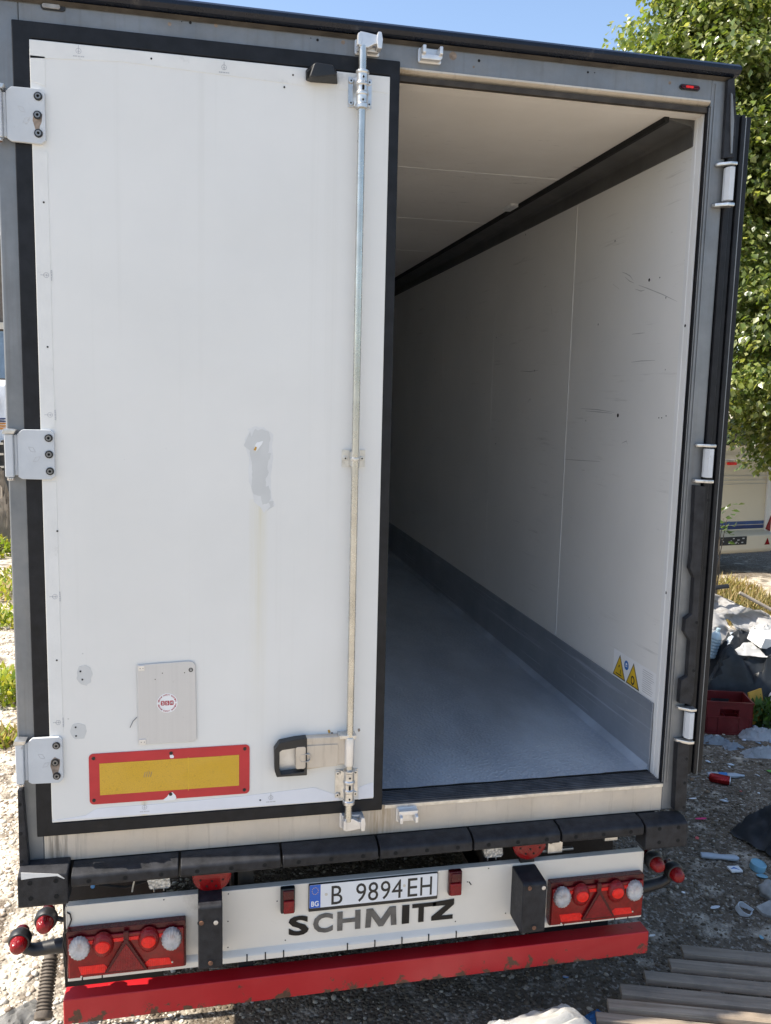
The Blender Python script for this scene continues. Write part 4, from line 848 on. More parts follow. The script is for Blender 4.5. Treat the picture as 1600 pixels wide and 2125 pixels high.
for ch, a, c, m, dz in (('S', 599, 641, M_inkblk, (0, 0)), ('C', 650, 691, M_inkgrey, (0, 0)), ('H', 700, 748, M_inkgrey, (0, 0)), ('M', 758, 823, M_inkgrey, (0, 0)), ('I', 834, 849, M_inkblk, (0, 0)), ('T', 861, 895, M_inkblk, (0, 0)), ('Z', 897, 941, M_inkblk, (0, 0))):
    x0, x1 = W(a, 1910, -.003)[0], W(c, 1910, -.003)[0]; z0, z1 = .5585, .6375
    if ch == 'T': x0 -= .012; x1 += .012
    if ch == 'Z':
        b = B(); t = .017; b.prism([(x0, z1), (x0, z1 - t), (x1 - .034, z1 - t), (x0 - .004, z0 + t), (x0 - .004, z0), (x1 - .004, z0), (x1 - .004, z0 + t), (x0 + .036, z0 + t), (x1, z1 - t), (x1, z1 + .006)], -.001, -.0035); o = b.build('letter', m, LP, smooth=0)
    elif ch == 'I': o = B().prism(rect(x0, x1, z0, z1), -.001, -.0035).build('letter', m, LP, smooth=0)
    elif ch == 'H':
        b = B(); t = .021; zm = (z0 + z1) / 2; b.prism([(x0, z0), (x0 + t, z0), (x0 + t, zm - .008), (x1 - t, zm - .008), (x1 - t, z0), (x1, z0), (x1, z1), (x1 - t, z1), (x1 - t, zm + .008), (x0 + t, zm + .008), (x0 + t, z1), (x0, z1)], -.001, -.0035); o = b.build('letter', m, LP, smooth=0)
    elif ch == 'M':
        t = .022; xm = (x0 + x1) / 2; o = B().prism([(x0, z0), (x0 + t, z0), (x0 + t + .003, z1 - .032), (xm - .009, z0), (xm + .009, z0), (x1 - t - .003, z1 - .032), (x1 - t, z0), (x1, z0), (x1 - .004, z1), (x1 - .030, z1), (xm, z0 + .030), (x0 + .030, z1), (x0 + .004, z1)], -.001, -.0035).build('letter', m, LP, smooth=0)
    elif ch == 'T': o = B().prism([(x0, z1), (x0, z1 - .016), (x0 + .026, z1 - .016), (x0 + .026, z0), (x0 + .048, z0), (x0 + .048, z1 - .016), (x1 + .006, z1 - .016), (x1 + .006, z1)], -.001, -.0035).build('letter', m, LP, smooth=0)
    else: o = text_mesh(ch, x0, x1, z0 - .001, z1 + .001, -.001, m, 'letter', LP, .0025, .035)
# square red reflex lamps beside the plate
for (x0, x1, z0, z1), flip in (((-.373, -.318, .668, .770), 1), ((.296, .350, .672, .774), 0)):
    o = B().use(M_lensdark if not flip else M_black).prism(rect(x0, x1, z0, z1), -.001, -.026).build('side_marker', None, TR, .005, 3)
    B().use(M_lensred).prism(rect(x0 + .010 if flip else x0 + .004, x1 - .003, z0 + .003, z0 + .055), -.018, -.035).build('marker_lens', None, o, .005, 3)
    B().use(M_lensdark).prism(rect(x0 + .008, x1 - .005, z0 + .058, z1 - .006), -.022, -.031).build('marker_lens', None, o, .004, 3)
# rubber docking buffers
def buffer(x0, x1, z0, z1, d, bolts):
    o = B(); o.prism([(-.001, z1 + .0), (-d * .93, z1 - .006), (-d, z1 - .014), (-d, z0 + .008), (-d * .95, z0), (-.02, z0 + .004), (-.001, z0 + .008)], x0, x1, 'x'); o = o.build('rubber_buffer', M_bump, TR, .006, 3)
    for px, py, m in bolts:
        x, z = W(px, py, -d); b = B(); b.use(M_bump).lathe([(.0145, 0), (.0145, .0015), (.0105, .0015)], (x, -d, z), (0, -1, 0), 16); b.use(m).lathe([(.0085, .0003), (.0085, .004), (.0045, .005)], (x, -d, z), (0, -1, 0), 12); b.build('bolt', None, o)
    return o
buffer(-.682, -.594, .538, .796, .12, ((418, 1915, M_rustbolt), (448, 1914, M_zinc), (437, 1998, M_rustbolt)))
buffer(.568, .668, .542, .762, .13, ((1099, 1843, M_rustbolt), (1128, 1842, M_zinc), (1108, 1925, M_rustbolt)))
# outrigger marker lamps
def stalk_lamp(x, z, y0=0.03):
    o = B(); o.use(M_black).lathe([(.020, -.02), (.034, -.012), (.040, .0), (.040, .022), (.036, .032), (.031, .034), (.029, .028)], (x, y0, z), (0, -1, -.06), 24); o = o.build('outline_lamp', None, TR)
    B().use(M_lensred).lathe([(.030, .026), (.030, .040), (.027, .058), (.021, .068), (.010, .073)], (x, y0, z), (0, -1, -.06), 24).build('red_lens', None, o)
    B().use(M_lensdark).lathe([(.026, -.014), (.024, -.04), (.012, -.052)], (x, y0, z), (0, -1, -.06), 20).build('front_lens', None, o)
    return o
stalk_lamp(-1.226, .718); stalk_lamp(-1.318, .648); stalk_lamp(1.216, .712); stalk_lamp(1.312, .656)
b = B(); b.tube([(-1.156, .03, .60), (-1.20, .032, .598), (-1.27, .034, .590), (-1.300, .034, .600), (-1.314, .034, .630)], [.030, .026, .024, .022, .014], 14); b.box(-1.168, -1.156, .0, .055, .53, .66); b.build('lamp_arm', M_black, TR, .002)
b = B(); b.tube([(-1.156, .03, .70), (-1.175, .03, .702), (-1.20, .03, .712)], [.010, .009, .011], 10); b.box(-1.164, -1.156, .005, .045, .66, .74); b.build('lamp_arm', M_black, TR, .002)
b = B(); b.tube([(1.158, .03, .585), (1.20, .032, .588), (1.26, .034, .596), (1.292, .034, .610), (1.308, .034, .640)], [.030, .026, .024, .022, .014], 14); b.box(1.157, 1.166, .0, .055, .53, .66); b.build('lamp_arm', M_black, TR, .002)
b = B(); b.tube([(1.158, .03, .70), (1.175, .03, .702), (1.196, .03, .71)], [.010, .009, .011], 10); b.build('lamp_arm', M_black, TR, .002)
b = B(); b.tube([(-1.150, -.002, .748), (-1.139, -.006, .742), (-1.135, -.006, .72), (-1.142, -.004, .70), (-1.160, .0, .66), (-1.168, .0, .62), (-1.158, .0, .56), (-1.150, .02, .53)], .0028, 6); b.build('lamp_cable', M_ink, TR)
# round red lamps and LED work lamps behind the bumper
for x, z in ((W(440, 1853, -.02)[0], W(440, 1853, -.02)[1] + .074), (W(1098, 1785, -.02)[0], W(1098, 1785, -.02)[1] + .074)):
    o = B().use(M_lensred).lathe([(.068, 0), (.072, .004), (.072, .016), (.066, .022), (.050, .024)], (x, -.003, z), (0, -1, 0), 32).build('round_tail_lamp', None, TR)
    for a in (200, 245, 290, 335, 270):
        r = .045 if a != 270 else .022; B().lathe([(.004, 0), (.004, .001)], (x + r * math.cos(R(a)), -.0275, z + r * math.sin(R(a))), (0, -1, 0), 8).build('screw', M_hole, o)
    box('lamp_bracket', M_chassis, TR, x - .03, x + .03, -.0025, .02, .7705, .86)
for x, z in ((W(330, 1834, .045)[0], .806), (W(1021, 1772, .045)[0], .806)):
    o = B().use(M_led).prism([(x - .044, z + .022), (x + .040, z + .026), (x + .044, z - .012), (x + .036, z - .022), (x - .034, z - .020)], .06, .030).build('work_lamp', None, TR, .004)
    b = B(); b.use(M_steel).cyl((x - .018, .045, .768), (x - .018, .045, z - .018), .0028); b.cyl((x + .018, .045, .768), (x + .018, .045, z - .018), .0028); b.build('lamp_stud', None, o)
b = B(); b.use(M_beige).cyl((-.748, .05, .825), (-.715, .045, .829), .007, 10); b.cyl((-.764, .052, .823), (-.748, .05, .825), .004, 8); b.build('cable_connector', None, TR)
b = B(); b.use(M_bluep).prism(rrect(-1.073, -1.058, .800, .838, .006), .05, .08); b.build('air_coupling', None, TR, .002)
b = B(); b.use(M_beige).tube([(-.905, .05, .87), (-.91, .05, .84), (-.92, .052, .80), (-.925, .055, .77)], .003, 6); b.build('loose_wire', None, TR)
b = B(); b.use(M_chassis).tube([(-1.05, .09, .79), (-.95, .085, .772), (-.85, .08, .80), (-.72, .085, .795), (-.66, .09, .77)], .006, 6); b.build('wiring_loom', None, TR)
b = B(); b.use(M_steel).box(.735, .80, .03, .06, .78, .83); b.box(.74, .755, .03, .05, .82, .872); b.box(.72, .86, .05, .07, .774, .784); b.build('mounting_bracket', None, TR, .002)
b = B(); b.use(M_steel); b.box(1.0, 1.06, .05, .09, .80, .845); b.box(1.02, 1.045, .06, .08, .84, .872); b.build('mounting_bracket', None, TR, .002)
b = B(); b.use(M_chassis).tube([(.40, .25, .84), (.33, .28, .78), (.42, .3, .74), (.56, .27, .76), (.60, .25, .84)], .018, 8); b.build('air_hose', None, TR)
# chassis
for x in (-.55, .55):
    b = B(); b.box(x - .06, x + .06, .10, 11.5, .925, .945); b.box(x - .06, x + .06, .10, 11.5, .58, .60); b.box(x - .006, x + .006, .10, 11.5, .60, .925); b.build('chassis_rail', M_chassis, TR)
for yv in (.35, 1.0, 1.9, 3.2, 4.5, 6.5, 8.5, 10.5): box('crossbeam', M_chassis, TR, -1.2, 1.2, yv, yv + .05, .85, .946)
box('floor_underside', M_chassis, TR, -1.222, 1.222, .09, LEN - .1, .9475, .999)
wheel = None
for i, ya in enumerate((1.15, 2.46, 3.77)):
    box('axle', M_chassis, TR, -.9, .9, ya - .06, ya + .06, .44, .56, .01)
    for sx in (-1, 1):
        if wheel is None:
            w = B().use(M_tyre).lathe([(.30, -.17), (.44, -.18), (.49, -.16), (.51, -.12), (.515, 0), (.51, .12), (.49, .16), (.44, .18), (.30, .17)], (0, 0, 0), (1, 0, 0), 40, cap=False).build('wheel', None, TR)
            B().use(M_steel).lathe([(.30, -.17), (.29, -.10), (.27, .05), (.14, .09), (.13, .15), (.04, .16)], (0, 0, 0), (1, 0, 0), 30).build('rim', None, w); wheel = w
        else: w = dup(wheel, parent=TR)
        w.location = (sx * 1.03, ya, .515); w.rotation_euler = (0, 0, 0 if sx > 0 else math.pi)
for sx in (-1, 1):
    b = B(); b.box(sx * 1.03 - .2, sx * 1.03 + .2, .40, .408, .16, .84); b.build('mud_flap', M_rubber, TR, .003)
    b = B(); P = []
    for k in range(13): a = R(k * 15); P.append((1.15 - .60 * math.cos(a), .515 + .45 * math.sin(a)))
    P2 = [(1.15 - (.595) * math.cos(R(k * 15)), .515 + .444 * math.sin(R(k * 15))) for k in range(12, -1, -1)]
    b.prism(P + P2, sx * 1.03 - .2, sx * 1.03 + .2, 'x'); b.build('mudguard', M_black, TR)
box('landing_leg', M_chassis, TR, -.85, -.75, 10.0, 10.1, 0, .94); box('landing_leg', M_chassis, TR, .75, .85, 10.0, 10.1, 0, .94)

# ================================================================== YARD OBJECTS
# wooden pallet lying right of the trailer
def build_pallet():
    a0, a1 = Vector(G(1419, 1977, .14)), Vector(G(1600, 1994, .14)); d = (a1 - a0).normalized(); ang = math.atan2(d.y, d.x); nrm = Vector((-d.y, d.x))
    o = a0; E_ = tag(empty('pallet', (o.x, o.y, gh(o.x, o.y)), ang), 'weathered wooden pallet lying in the shade at the bottom right', 'pallet')
    for k, (px, py) in enumerate(((1419, 1977), (1393, 2005), (1341, 2029), (1291, 2060), (1262, 2087), (1240, 2113), (1215, 2142), (1190, 2172))):
        q = Vector(G(px, py, .14)) - a0; u, v = q.dot(d), q.dot(nrm); gap = .115 if k == 0 else vp - v; vp = v
        w = min(.098, gap * .62); b = B(); b.box(u, u + 1.24, v, v + w, .112, .140)
        p = b.build('plank', M_wood, E_, .004); p.rotation_euler = (R(random.uniform(-.5, .5)), 0, R(random.uniform(-.5, .5)))
    for v in (.05, .6, 1.10):
        b = B(); b.box(v - .02, v + .06, vp + .01, .07, .070, .1115); b.build('stringer', M_wood, E_, .002)
        for u in (.02, vp * .5 + .03, vp + .07): B().box(v - .02, v + .06, u - .05, u + .05, .022, .0695).build('block', M_wood, E_, .003)
        B().box(v - .02, v + .06, vp, .08, .0, .0215).build('bottom_board', M_wood, E_, .002)
build_pallet()

# crumpled sheets -------------------------------------------------------------
def crumple(name, m, c, size, h, seed, label, cat, rz=0, n=26, fq=2.2, dome=.5, thick=.002, ragged=.18, soft=0.0, group=None, parent=None, z0=None, sharp=True):
    bm = bmesh.new(); V = {}; sd = Vector((seed * 3.7, seed * 1.3, seed))
    for j in range(n + 1):
        for i in range(n + 1):
            u, v = i / n * 2 - 1, j / n * 2 - 1; r = max(abs(u), abs(v)); a = math.atan2(v, u)
            k = 1 - ragged * (.5 + .5 * noise.noise(Vector((math.cos(a) * 2, math.sin(a) * 2, 0)) + sd)) * r
            q = Vector((u * fq, v * fq, 0)) + sd
            z = dome * (1 - r * r) + (1 - soft) * (.385 * (1 - abs(noise.noise(q) * 2)) * (1 - .6 * r) + .25 * abs(noise.noise(q * 2.7)) + .1 * noise.noise(q * 6)) + soft * (.30 * noise.noise(q) + .20 * abs(noise.noise(Vector((q.x * .9, q.y * 4.0, q.z)))) + .04 * noise.noise(q * 5))
            jx, jy = .10 * noise.noise(q * 1.7 + Vector((5, 0, 0))), .10 * noise.noise(q * 1.7 + Vector((0, 5, 0)))
            V[i, j] = bm.verts.new(((u * k + jx) * size[0], (v * k + jy) * size[1], max(.003, z * h * (1 - .75 * r ** 4))))
    for j in range(n):
        for i in range(n): bm.faces.new([V[i, j], V[i + 1, j], V[i + 1, j + 1], V[i, j + 1]])
    bmesh.ops.solidify(bm, geom=bm.faces[:], thickness=thick)
    me = bpy.data.meshes.new(name); 
    for f in bm.faces: f.smooth = True
    if sharp:
        for e in bm.edges:
            if len(e.link_faces) == 2 and e.calc_face_angle(0) > R(38): e.smooth = False
    bm.to_mesh(me); bm.free(); me.materials.append(m); o = bpy.data.objects.new(name, me); COL.objects.link(o)
    o.location = (c[0], c[1], (gh(c[0], c[1]) if z0 is None else z0)); o.rotation_euler = (0, 0, rz); return tag(o, label, cat, group)

# white sack and blue bag at the bottom edge (in the sun)
sx_, sy_ = G(1130, 2112, .20)
o = crumple('sack', M_sack, (.62, -.22, 0), (.40, .20), .26, 4, 'crumpled white woven sack at the bottom edge, partly in the sun', 'sack', R(12), 44, 1.6, .9, .003, .2, soft=.85)
o = crumple('plastic_bag', M_bluep, (.93, -.10, 0), (.14, .11), .12, 9, 'small blue plastic bag tucked behind the white sack', 'bag', R(20), 24, 1.6, .9, soft=.7)

# ribbed shock absorber / coil leaning on the bar's left end
def coil():
    x, y = -1.30, .40; E_ = tag(empty('coil_spring', (x, y, .03)), 'rusty brown coil spring damper leaning beside the red bar', 'spring')
    p0, p1 = Vector((-.005, -.08, .06)), Vector((.0, .10, .22)); d = p1 - p0; L = d.length; q = d.to_track_quat('Z', 'Y')
    prof = []; n = 15
    for k in range(n): h = .03 + (L - .04) * k / n; prof += [(.026, h), (.0325, h + .004), (.0325, h + .008), (.026, h + .011)]
    B().use(M_rustbolt if 0 else M_coil).lathe([(.012, 0), (.034, .0), (.036, .004), (.036, .026), (.028, .029)] + prof + [(.026, L), (.01, L + .006)], p0, d, 26).build('coil', None, E_)
    B().use(M_hole).lathe([(.010, -.001), (.010, .001)], p0, d, 10).build('bushing_hole', None, E_)
M_coil = simple('rusty_rubber_coil', (.13, .105, .08), .7, var=.25, vscale=30, bstr=.3)
coil()
crumple('rag', M_stone, (*G(45, 2100), 0), (.10, .07), .05, 21, 'grey rag in the gravel at the bottom left corner', 'rag', .6, 14)
crumple('paper', M_paper, (*G(78, 2118), 0), (.07, .04), .03, 22, 'white paper scrap beside the coil spring', 'paper', .9, 12)

# red bottle crate
def crate():
    x, y = G(1497, 1524); x, y = 3.56, 2.98
    E_ = tag(empty('bottle_crate', (x, y, gh(x, y)), R(-17)), 'dark red plastic bottle crate in front of the rubbish heap', 'crate')
    w, d, h, t = .185, .135, .265, .007; z0, z1, z2 = .10, .155, .215
    for s in (-1, 1):
        for axis in 'xy':
            L, Y = (w, d) if axis == 'x' else (d, w); hw = .075 if axis == 'x' else .055; b = B()
            def bx(u0, u1, v0, v1, o=0.0):
                a0, a1 = sorted((s * (Y - t), s * (Y + o)))
                b.box(u0, u1, a0, a1, v0, v1) if axis == 'x' else b.box(a0, a1, u0, u1, v0, v1)
            bx(-L, L, 0, z1); bx(-L, -hw, z1, z2); bx(hw, L, z1, z2); bx(-L, L, z2, h)
            b.build('side_panel', M_crate, E_)
            b = B(); bx(-L - .004, L + .004, h, h + .012, .006); bx(-L, L, z1 - .012, z1 - .004, .006); bx(-L, L, .0, .014, .006)
            for u in (-.9, -.45, .45, .9): bx(u * L - .003, u * L + .003, .014, z1 - .012, .0055)
            b.build('rib', M_crate, E_)
    B().box(-w + t, w - t, -d + t, d - t, .005, .012).build('base', M_crate, E_)
    b = B()
    for k in (-.5, 0, .5): b.box(k * w * 1.3 - .002, k * w * 1.3 + .002, -d + t, d - t, .012, .12)
    for k in (-.33, .33): b.box(-w + t, w - t, k * d - .002, k * d + .002, .012, .118)
    b.build('divider', M_crate, E_)
crate()
b = B(); b.box(-.10, .10, -.008, .008, 0, .27, Matrix.Rotation(R(-14), 4, 'X')); o = b.build('board', M_yboard, None, .004); o.location = (3.93, 3.02, 0); o.rotation_euler = (0, 0, R(25)); tag(o, 'yellow board standing just right of the red crate', 'board')
o = B().use(M_paper).lathe([(.05, 0), (.055, .02), (.055, .19), (.045, .215), (.022, .23), (.022, .25)], (0, 0, 0), (.15, 0, 1), 18).build('canister'); o.location = (4.10, 3.10, 0); tag(o, 'white plastic canister among weeds right of the crate', 'canister')
# the rubbish heap: broken fairing, dark plastic, sacks, bottles
def fairing():
    E_ = tag(empty('body_panel', (4.15, 3.85, 0), R(-20)), 'broken grey-white vehicle body panel leaning on the rubbish heap', 'panel')
    bm = bmesh.new(); n, m_ = 44, 26; V = {}
    for i in range(n + 1):
        for j in range(m_ + 1):
            u, v = i / n, j / m_
            x = -.25 + 1.15 * u; z = .92 - .50 * u - (.50 - .22 * u) * v + .05 * math.sin(v * 6 + u * 2) * (.3 + u) + .06 * abs(noise.noise(Vector((u * 5, v * 5, 2))))
            y = -.32 * v + .06 * math.sin(v * 7) + .30 * abs(noise.noise(Vector((u * 3.5, v * 4.5 + u * 4, 7)))) - .10 * abs(noise.noise(Vector((u * 8, v * 9, 1))))
            if v < .2: y += .12 * (.2 - v) * 4
            V[i, j] = bm.verts.new((x + .05 * v, y, z))
    for i in range(n):
        for j in range(m_):
            if i in (7, 8) and j in (10, 11, 12): continue
            bm.faces.new([V[i, j], V[i + 1, j], V[i + 1, j + 1], V[i, j + 1]])
    bmesh.ops.solidify(bm, geom=bm.faces[:], thickness=.006)
    for f in bm.faces: f.smooth = True
    me = bpy.data.meshes.new('panel_shell'); bm.to_mesh(me); bm.free(); me.materials.append(M_fairw); o = bpy.data.objects.new('panel_shell', me); COL.objects.link(o); o.parent = E_
    b = B(); b.tube([(-.30, .02, .90), (-.12, .05, .955), (-.02, .06, .97)], .022, 8); b.build('black_trim', M_black, E_)
    b = B(); b.tube([(.10, .12, .90), (.5, .14, .70), (.95, .12, .48)], .016, 8); b.build('panel_rail', M_tarp, E_)
    b = B(); b.tube([(.62, .10, .66), (.95, .08, .50)], .035, 8); b.build('lower_trim', M_black, E_)
fairing()
crumple('plastic_liner', M_bagblk, (4.12, 3.45, 0), (.62, .34), .52, 31, 'large torn black plastic liner on the heap behind the red crate', 'plastic sheet', R(-12), 34, 2.3, .95, .004, .25)
crumple('plastic_liner', M_bagblk, (4.55, 3.1, 0), (.35, .30), .42, 37, 'smaller crumpled black plastic piece right of the large liner', 'plastic sheet', R(30), 26, 2.6, .9, .004, .25)
for i, (x, y, z, rz, s, lab) in enumerate(((4.22, 3.40, .60, 10, (.13, .09, .05), 'white cardboard box lying on the black liner'), (4.45, 3.35, .55, -18, (.10, .07, .045), 'small white box with an open flap on the heap'), (4.60, 3.25, .50, 22, (.16, .10, .06), 'large white box at the right edge of the heap'))):
    b = B(); b.box(-s[0], s[0], -s[1], s[1], -s[2], s[2]); o = b.build('box', M_paper, None, .006); o.location = (x, y, z); o.rotation_euler = (R(14 * (-1) ** i), R(9), R(rz)); tag(o, lab, 'box')
crumple('paper', M_paper, (4.62, 3.3, 0), (.16, .12), .10, 41, 'crumpled white paper on top of the black plastic', 'paper', .3, 16, z0=.36)
b = B(); b.use(M_beige).prism(rrect(-.05, .05, 0, .09, .015), -.03, .03); b.use(M_hole).prism(rrect(-.004, .004, .02, .07, .004), -.0301, -.0315); b.build('cleat', None, None, .004); o = bpy.data.objects['cleat']; o.name = 'plastic_housing'; o.location = (4.50, 3.62, .50); o.rotation_euler = (0, R(25), R(-20)); tag(o, 'beige plastic housing with a slot on the broken panel', 'housing')
M_pbottle = simple('bottle_pale_blue', (.42, .55, .62), .12, var=.1, bscale=25, bstr=.3, coat=.4)
def bottle(x, y, z, rot, m, lab, L=.30, r=.042):
    pr = [(.01, 0), (r * .9, .002), (r, .012)]; 
    for k in range(6): h = .02 + (L * .62) * k / 6; pr += [(r, h), (r * .92, h + L * .05), (r, h + L * .09)]
    pr += [(r, L * .68), (r * .6, L * .83), (r * .33, L * .90), (r * .33, L)]
    o = B().use(m).lathe(pr, (0, 0, 0), (0, 0, 1), 18).build('bottle'); o.location = (x, y, z); o.rotation_euler = rot; tag(o, lab, 'bottle'); return o
bottle(3.80, 3.60, .40, (R(10), R(8), 0), M_pbottle, 'ribbed pale blue water bottle on the heap by the trailer door', .28, .055)
bottle(3.95, 3.50, .36, (R(-14), R(8), 0), M_film2, 'clear ribbed water bottle beside the pale blue one', .28, .05)
crumple('plastic_sheet', M_paper, (4.12, 3.42, 0), (.26, .12), .12, 81, 'bright white crumpled plastic strip under the broken body panel', 'plastic sheet', R(-24), 26, z0=.47)
crumple('plastic_sheet', M_cloth, (4.72, 3.45, 0), (.22, .2), .20, 83, 'pale grey crumpled plastic piece at the right end of the heap', 'plastic sheet', R(10), 24, z0=.38)
crumple('plastic_sheet', M_paper, (4.42, 3.62, 0), (.34, .16), .24, 87, 'large crumpled white plastic lying across the top of the heap', 'plastic sheet', R(-22), 34, 2.6, z0=.46)
crumple('plastic_sheet', M_film2, (3.84, 3.42, 0), (.13, .12), .22, 85, 'transparent crumpled film below the two bottles', 'plastic sheet', R(0), 22, z0=.10)
# things lying on the ground right of the trailer
def gp(px, py, z=0): x, y = G(px, py, z); return x, y
x, y = gp(1495, 1617, .03)
CN = tag(empty('drink_can', (x, y, .034 + gh(x, y)), R(-37)), 'red drink can lying on its side below the crate', 'can')
B().use(M_canred).lathe([(.022, -.075), (.032, -.062), (.033, -.04), (.033, .05), (.030, .062)], (0, 0, 0), (1, 0, 0), 22).build('can_body', None, CN)
B().use(M_cast).lathe([(.030, .062), (.0275, .066), (.026, .064), (.0255, .0605)], (0, 0, 0), (1, 0, 0), 22).build('can_lid', None, CN)
x, y = gp(1508, 1606, .03)
BT = tag(empty('flat_bottle', (x, y, .02 + gh(x, y)), R(-14)), 'squashed clear bottle with a blue label beside the red can', 'bottle')
B().use(M_film2).lathe([(.01, -.14), (.022, -.135), (.024, -.08), (.020, 0), (.024, .06), (.012, .10), (.009, .125)], (0, 0, 0), (1, 0, 0), 16, sy=.8).build('bottle_body', None, BT)
B().use(M_bluep).lathe([(.024, -.06), (.0235, .0)], (0, 0, 0), (1, 0, 0), 16, sy=.82, cap=False).build('bottle_label', None, BT)
x, y = gp(1497, 1771, .02)
BT = tag(empty('clear_bottle', (x, y, .02 + gh(x, y)), R(-20)), 'flattened clear plastic bottle lying left of the dark bag', 'bottle')
B().use(M_film2).lathe([(.01, -.12), (.022, -.115), (.024, -.05), (.019, 0), (.024, .05), (.024, .08), (.012, .10)], (0, 0, 0), (1, 0, 0), 16, sy=.7).build('bottle_body', None, BT)
crumple('refuse_bag', M_bagblk, (2.86, 1.24, 0), (.31, .24), .20, 51, 'dark blue-black refuse bag lying on the ground at the right edge', 'bag', R(15), 40, 1.7, .95, .003, .22, soft=.55)
x, y = gp(1572, 1790, .02); o = B().use(M_lblue).lathe([(.001, .0), (.042, .0), (.044, .006), (.044, .038), (.040, .042), (.039, .036), (.001, .035)], (0, 0, 0), (.12, -.15, 1), 28, cap=False).build('jar_lid'); o.location = (x, y, gh(x, y) + .005); tag(o, 'round light blue jar lid near the dark bag', 'lid')
x, y = gp(1582, 1812); o = B().use(M_lblue).lathe([(.001, 0), (.03, 0), (.032, .004), (.028, .007)], (0, 0, 0), (.1, .2, 1), 20).build('pale_disc'); o.location = (x, y, gh(x, y) + .005); tag(o, 'flat pale blue cap just below the jar lid', 'cap')
x, y = gp(1525, 1802); E_ = tag(empty('carton', (x, y, gh(x, y) + .01), R(-5)), 'crushed small white carton with a blue print', 'carton')
B().box(-.035, .035, -.028, .028, 0, .012).build('carton_body', M_paper, E_, .003); B().prism([(-.03, -.005), (.0, .012), (.02, -.02), (-.005, -.003)], .0121, .013, 'z').build('carton_print', M_labblue, E_)
for px, py, r, sd, lab in ((1598, 1851, (.065, .055, .05), 3, 'rounded grey stone at the right edge'), ):
    x, y = gp(px, py); o = B().blob((0, 0, .03), r, 20, 14, .35, sd).build('stone', M_stone, None, smooth=60); o.location = (x, y, gh(x, y)); tag(o, lab, 'stone')
b = B(); b.prism([(-.06, .05), (.06, .055), (.05, -.07), (-.01, -.09), (-.07, .0)], .0, .018, 'z'); o = b.build('slate_piece', M_stone, None, .003); x, y = gp(1600, 1885); o.location = (x, y, gh(x, y)); o.rotation_euler = (R(8), 0, .3); tag(o, 'flat broken grey slab below the rounded stone', 'slab')
b = B(); n = 14; P = [(.04 * math.cos(R(a)), .04 * math.sin(R(a))) for a in range(20, 300, 20)]; b.ring(P + [(.03, -.05)], [(c_[0] * .93, c_[1] * .93) for c_ in P] + [(.028, -.046)], 0, .03, 'z'); o = b.build('broken_cup', M_cloth, None); x, y = gp(1541, 1885); o.location = (x, y, gh(x, y)); o.rotation_euler = (R(25), R(-10), 1); tag(o, 'broken grey-blue plastic cup on the dark gravel', 'cup')
crumple('cloth', M_cloth, (*gp(1575, 1528), 0), (.17, .09), .10, 61, 'pale crumpled cloth lying right of the crate', 'cloth', R(-18), 30, 3.2)
crumple('cloth', M_cloth, (*gp(1590, 1572), 0), (.20, .06), .09, 62, 'twisted bluish cloth below the pale one at the right edge', 'cloth', R(-14), 30, 3.2)
crumple('plastic_film', M_film2, (*gp(1482, 1541), 0), (.15, .05), .07, 63, 'clear plastic film spread in front of the red crate', 'film', R(-22), 30, 3.2)
crumple('plastic_film', M_film2, (*gp(1520, 1552), 0), (.10, .05), .05, 65, 'small piece of clear film right of the larger one', 'film', R(12), 14)
def flat_bit(name, m, px, py, w, h, rz, lab, cat):
    x, y = gp(px, py, .01); n = 9; P = [(w * math.cos(2 * math.pi * k / n) * random.uniform(.75, 1.1), h * math.sin(2 * math.pi * k / n) * random.uniform(.75, 1.1)) for k in range(n)]
    b = B(); b.prism(P, 0, .004, 'z'); o = b.build(name, m, None, .001, 1); o.location = (x, y, gh(x, y) + .014); o.rotation_euler = (R(random.uniform(-14, 14)), R(random.uniform(-14, 14)), R(rz)); tag(o, lab, cat)
flat_bit('plastic_strip', M_pink, 1455, 1699, .045, .010, -5, 'magenta plastic strip on the shaded gravel', 'strip')
flat_bit('plastic_chip', M_coral, 1447, 1735, .012, .014, 0, 'small coral red plastic chip below the magenta strip', 'chip')
flat_bit('plastic_chip', M_paper, 1438, 1659, .028, .009, -12, 'white plastic sliver above the magenta strip', 'chip')
flat_bit('plastic_chip', M_paper, 1354, 1939, .018, .010, 0, 'white chip next to the right end of the red bar', 'chip')
flat_bit('plastic_chip', M_green, 1599, 1608, .02, .04, 0, 'bright green plastic piece at the right edge', 'chip')
flat_bit('plastic_chip', M_lblue, 1581, 1935, .010, .016, 0, 'small turquoise chip above the pallet', 'chip')
flat_bit('plastic_chip', M_paper, 1418, 1850, .014, .007, 0, 'white fragment below the right marker lamps', 'chip')
flat_bit('plastic_chip', M_cloth, 1485, 1878, .032, .010, 0, 'dark blue-grey flat fragment above the pallet', 'chip')
flat_bit('plastic_chip', M_bluep, 1173, 2033, .016, .012, 0, 'dark blue chip under the trailer by the pallet', 'chip')
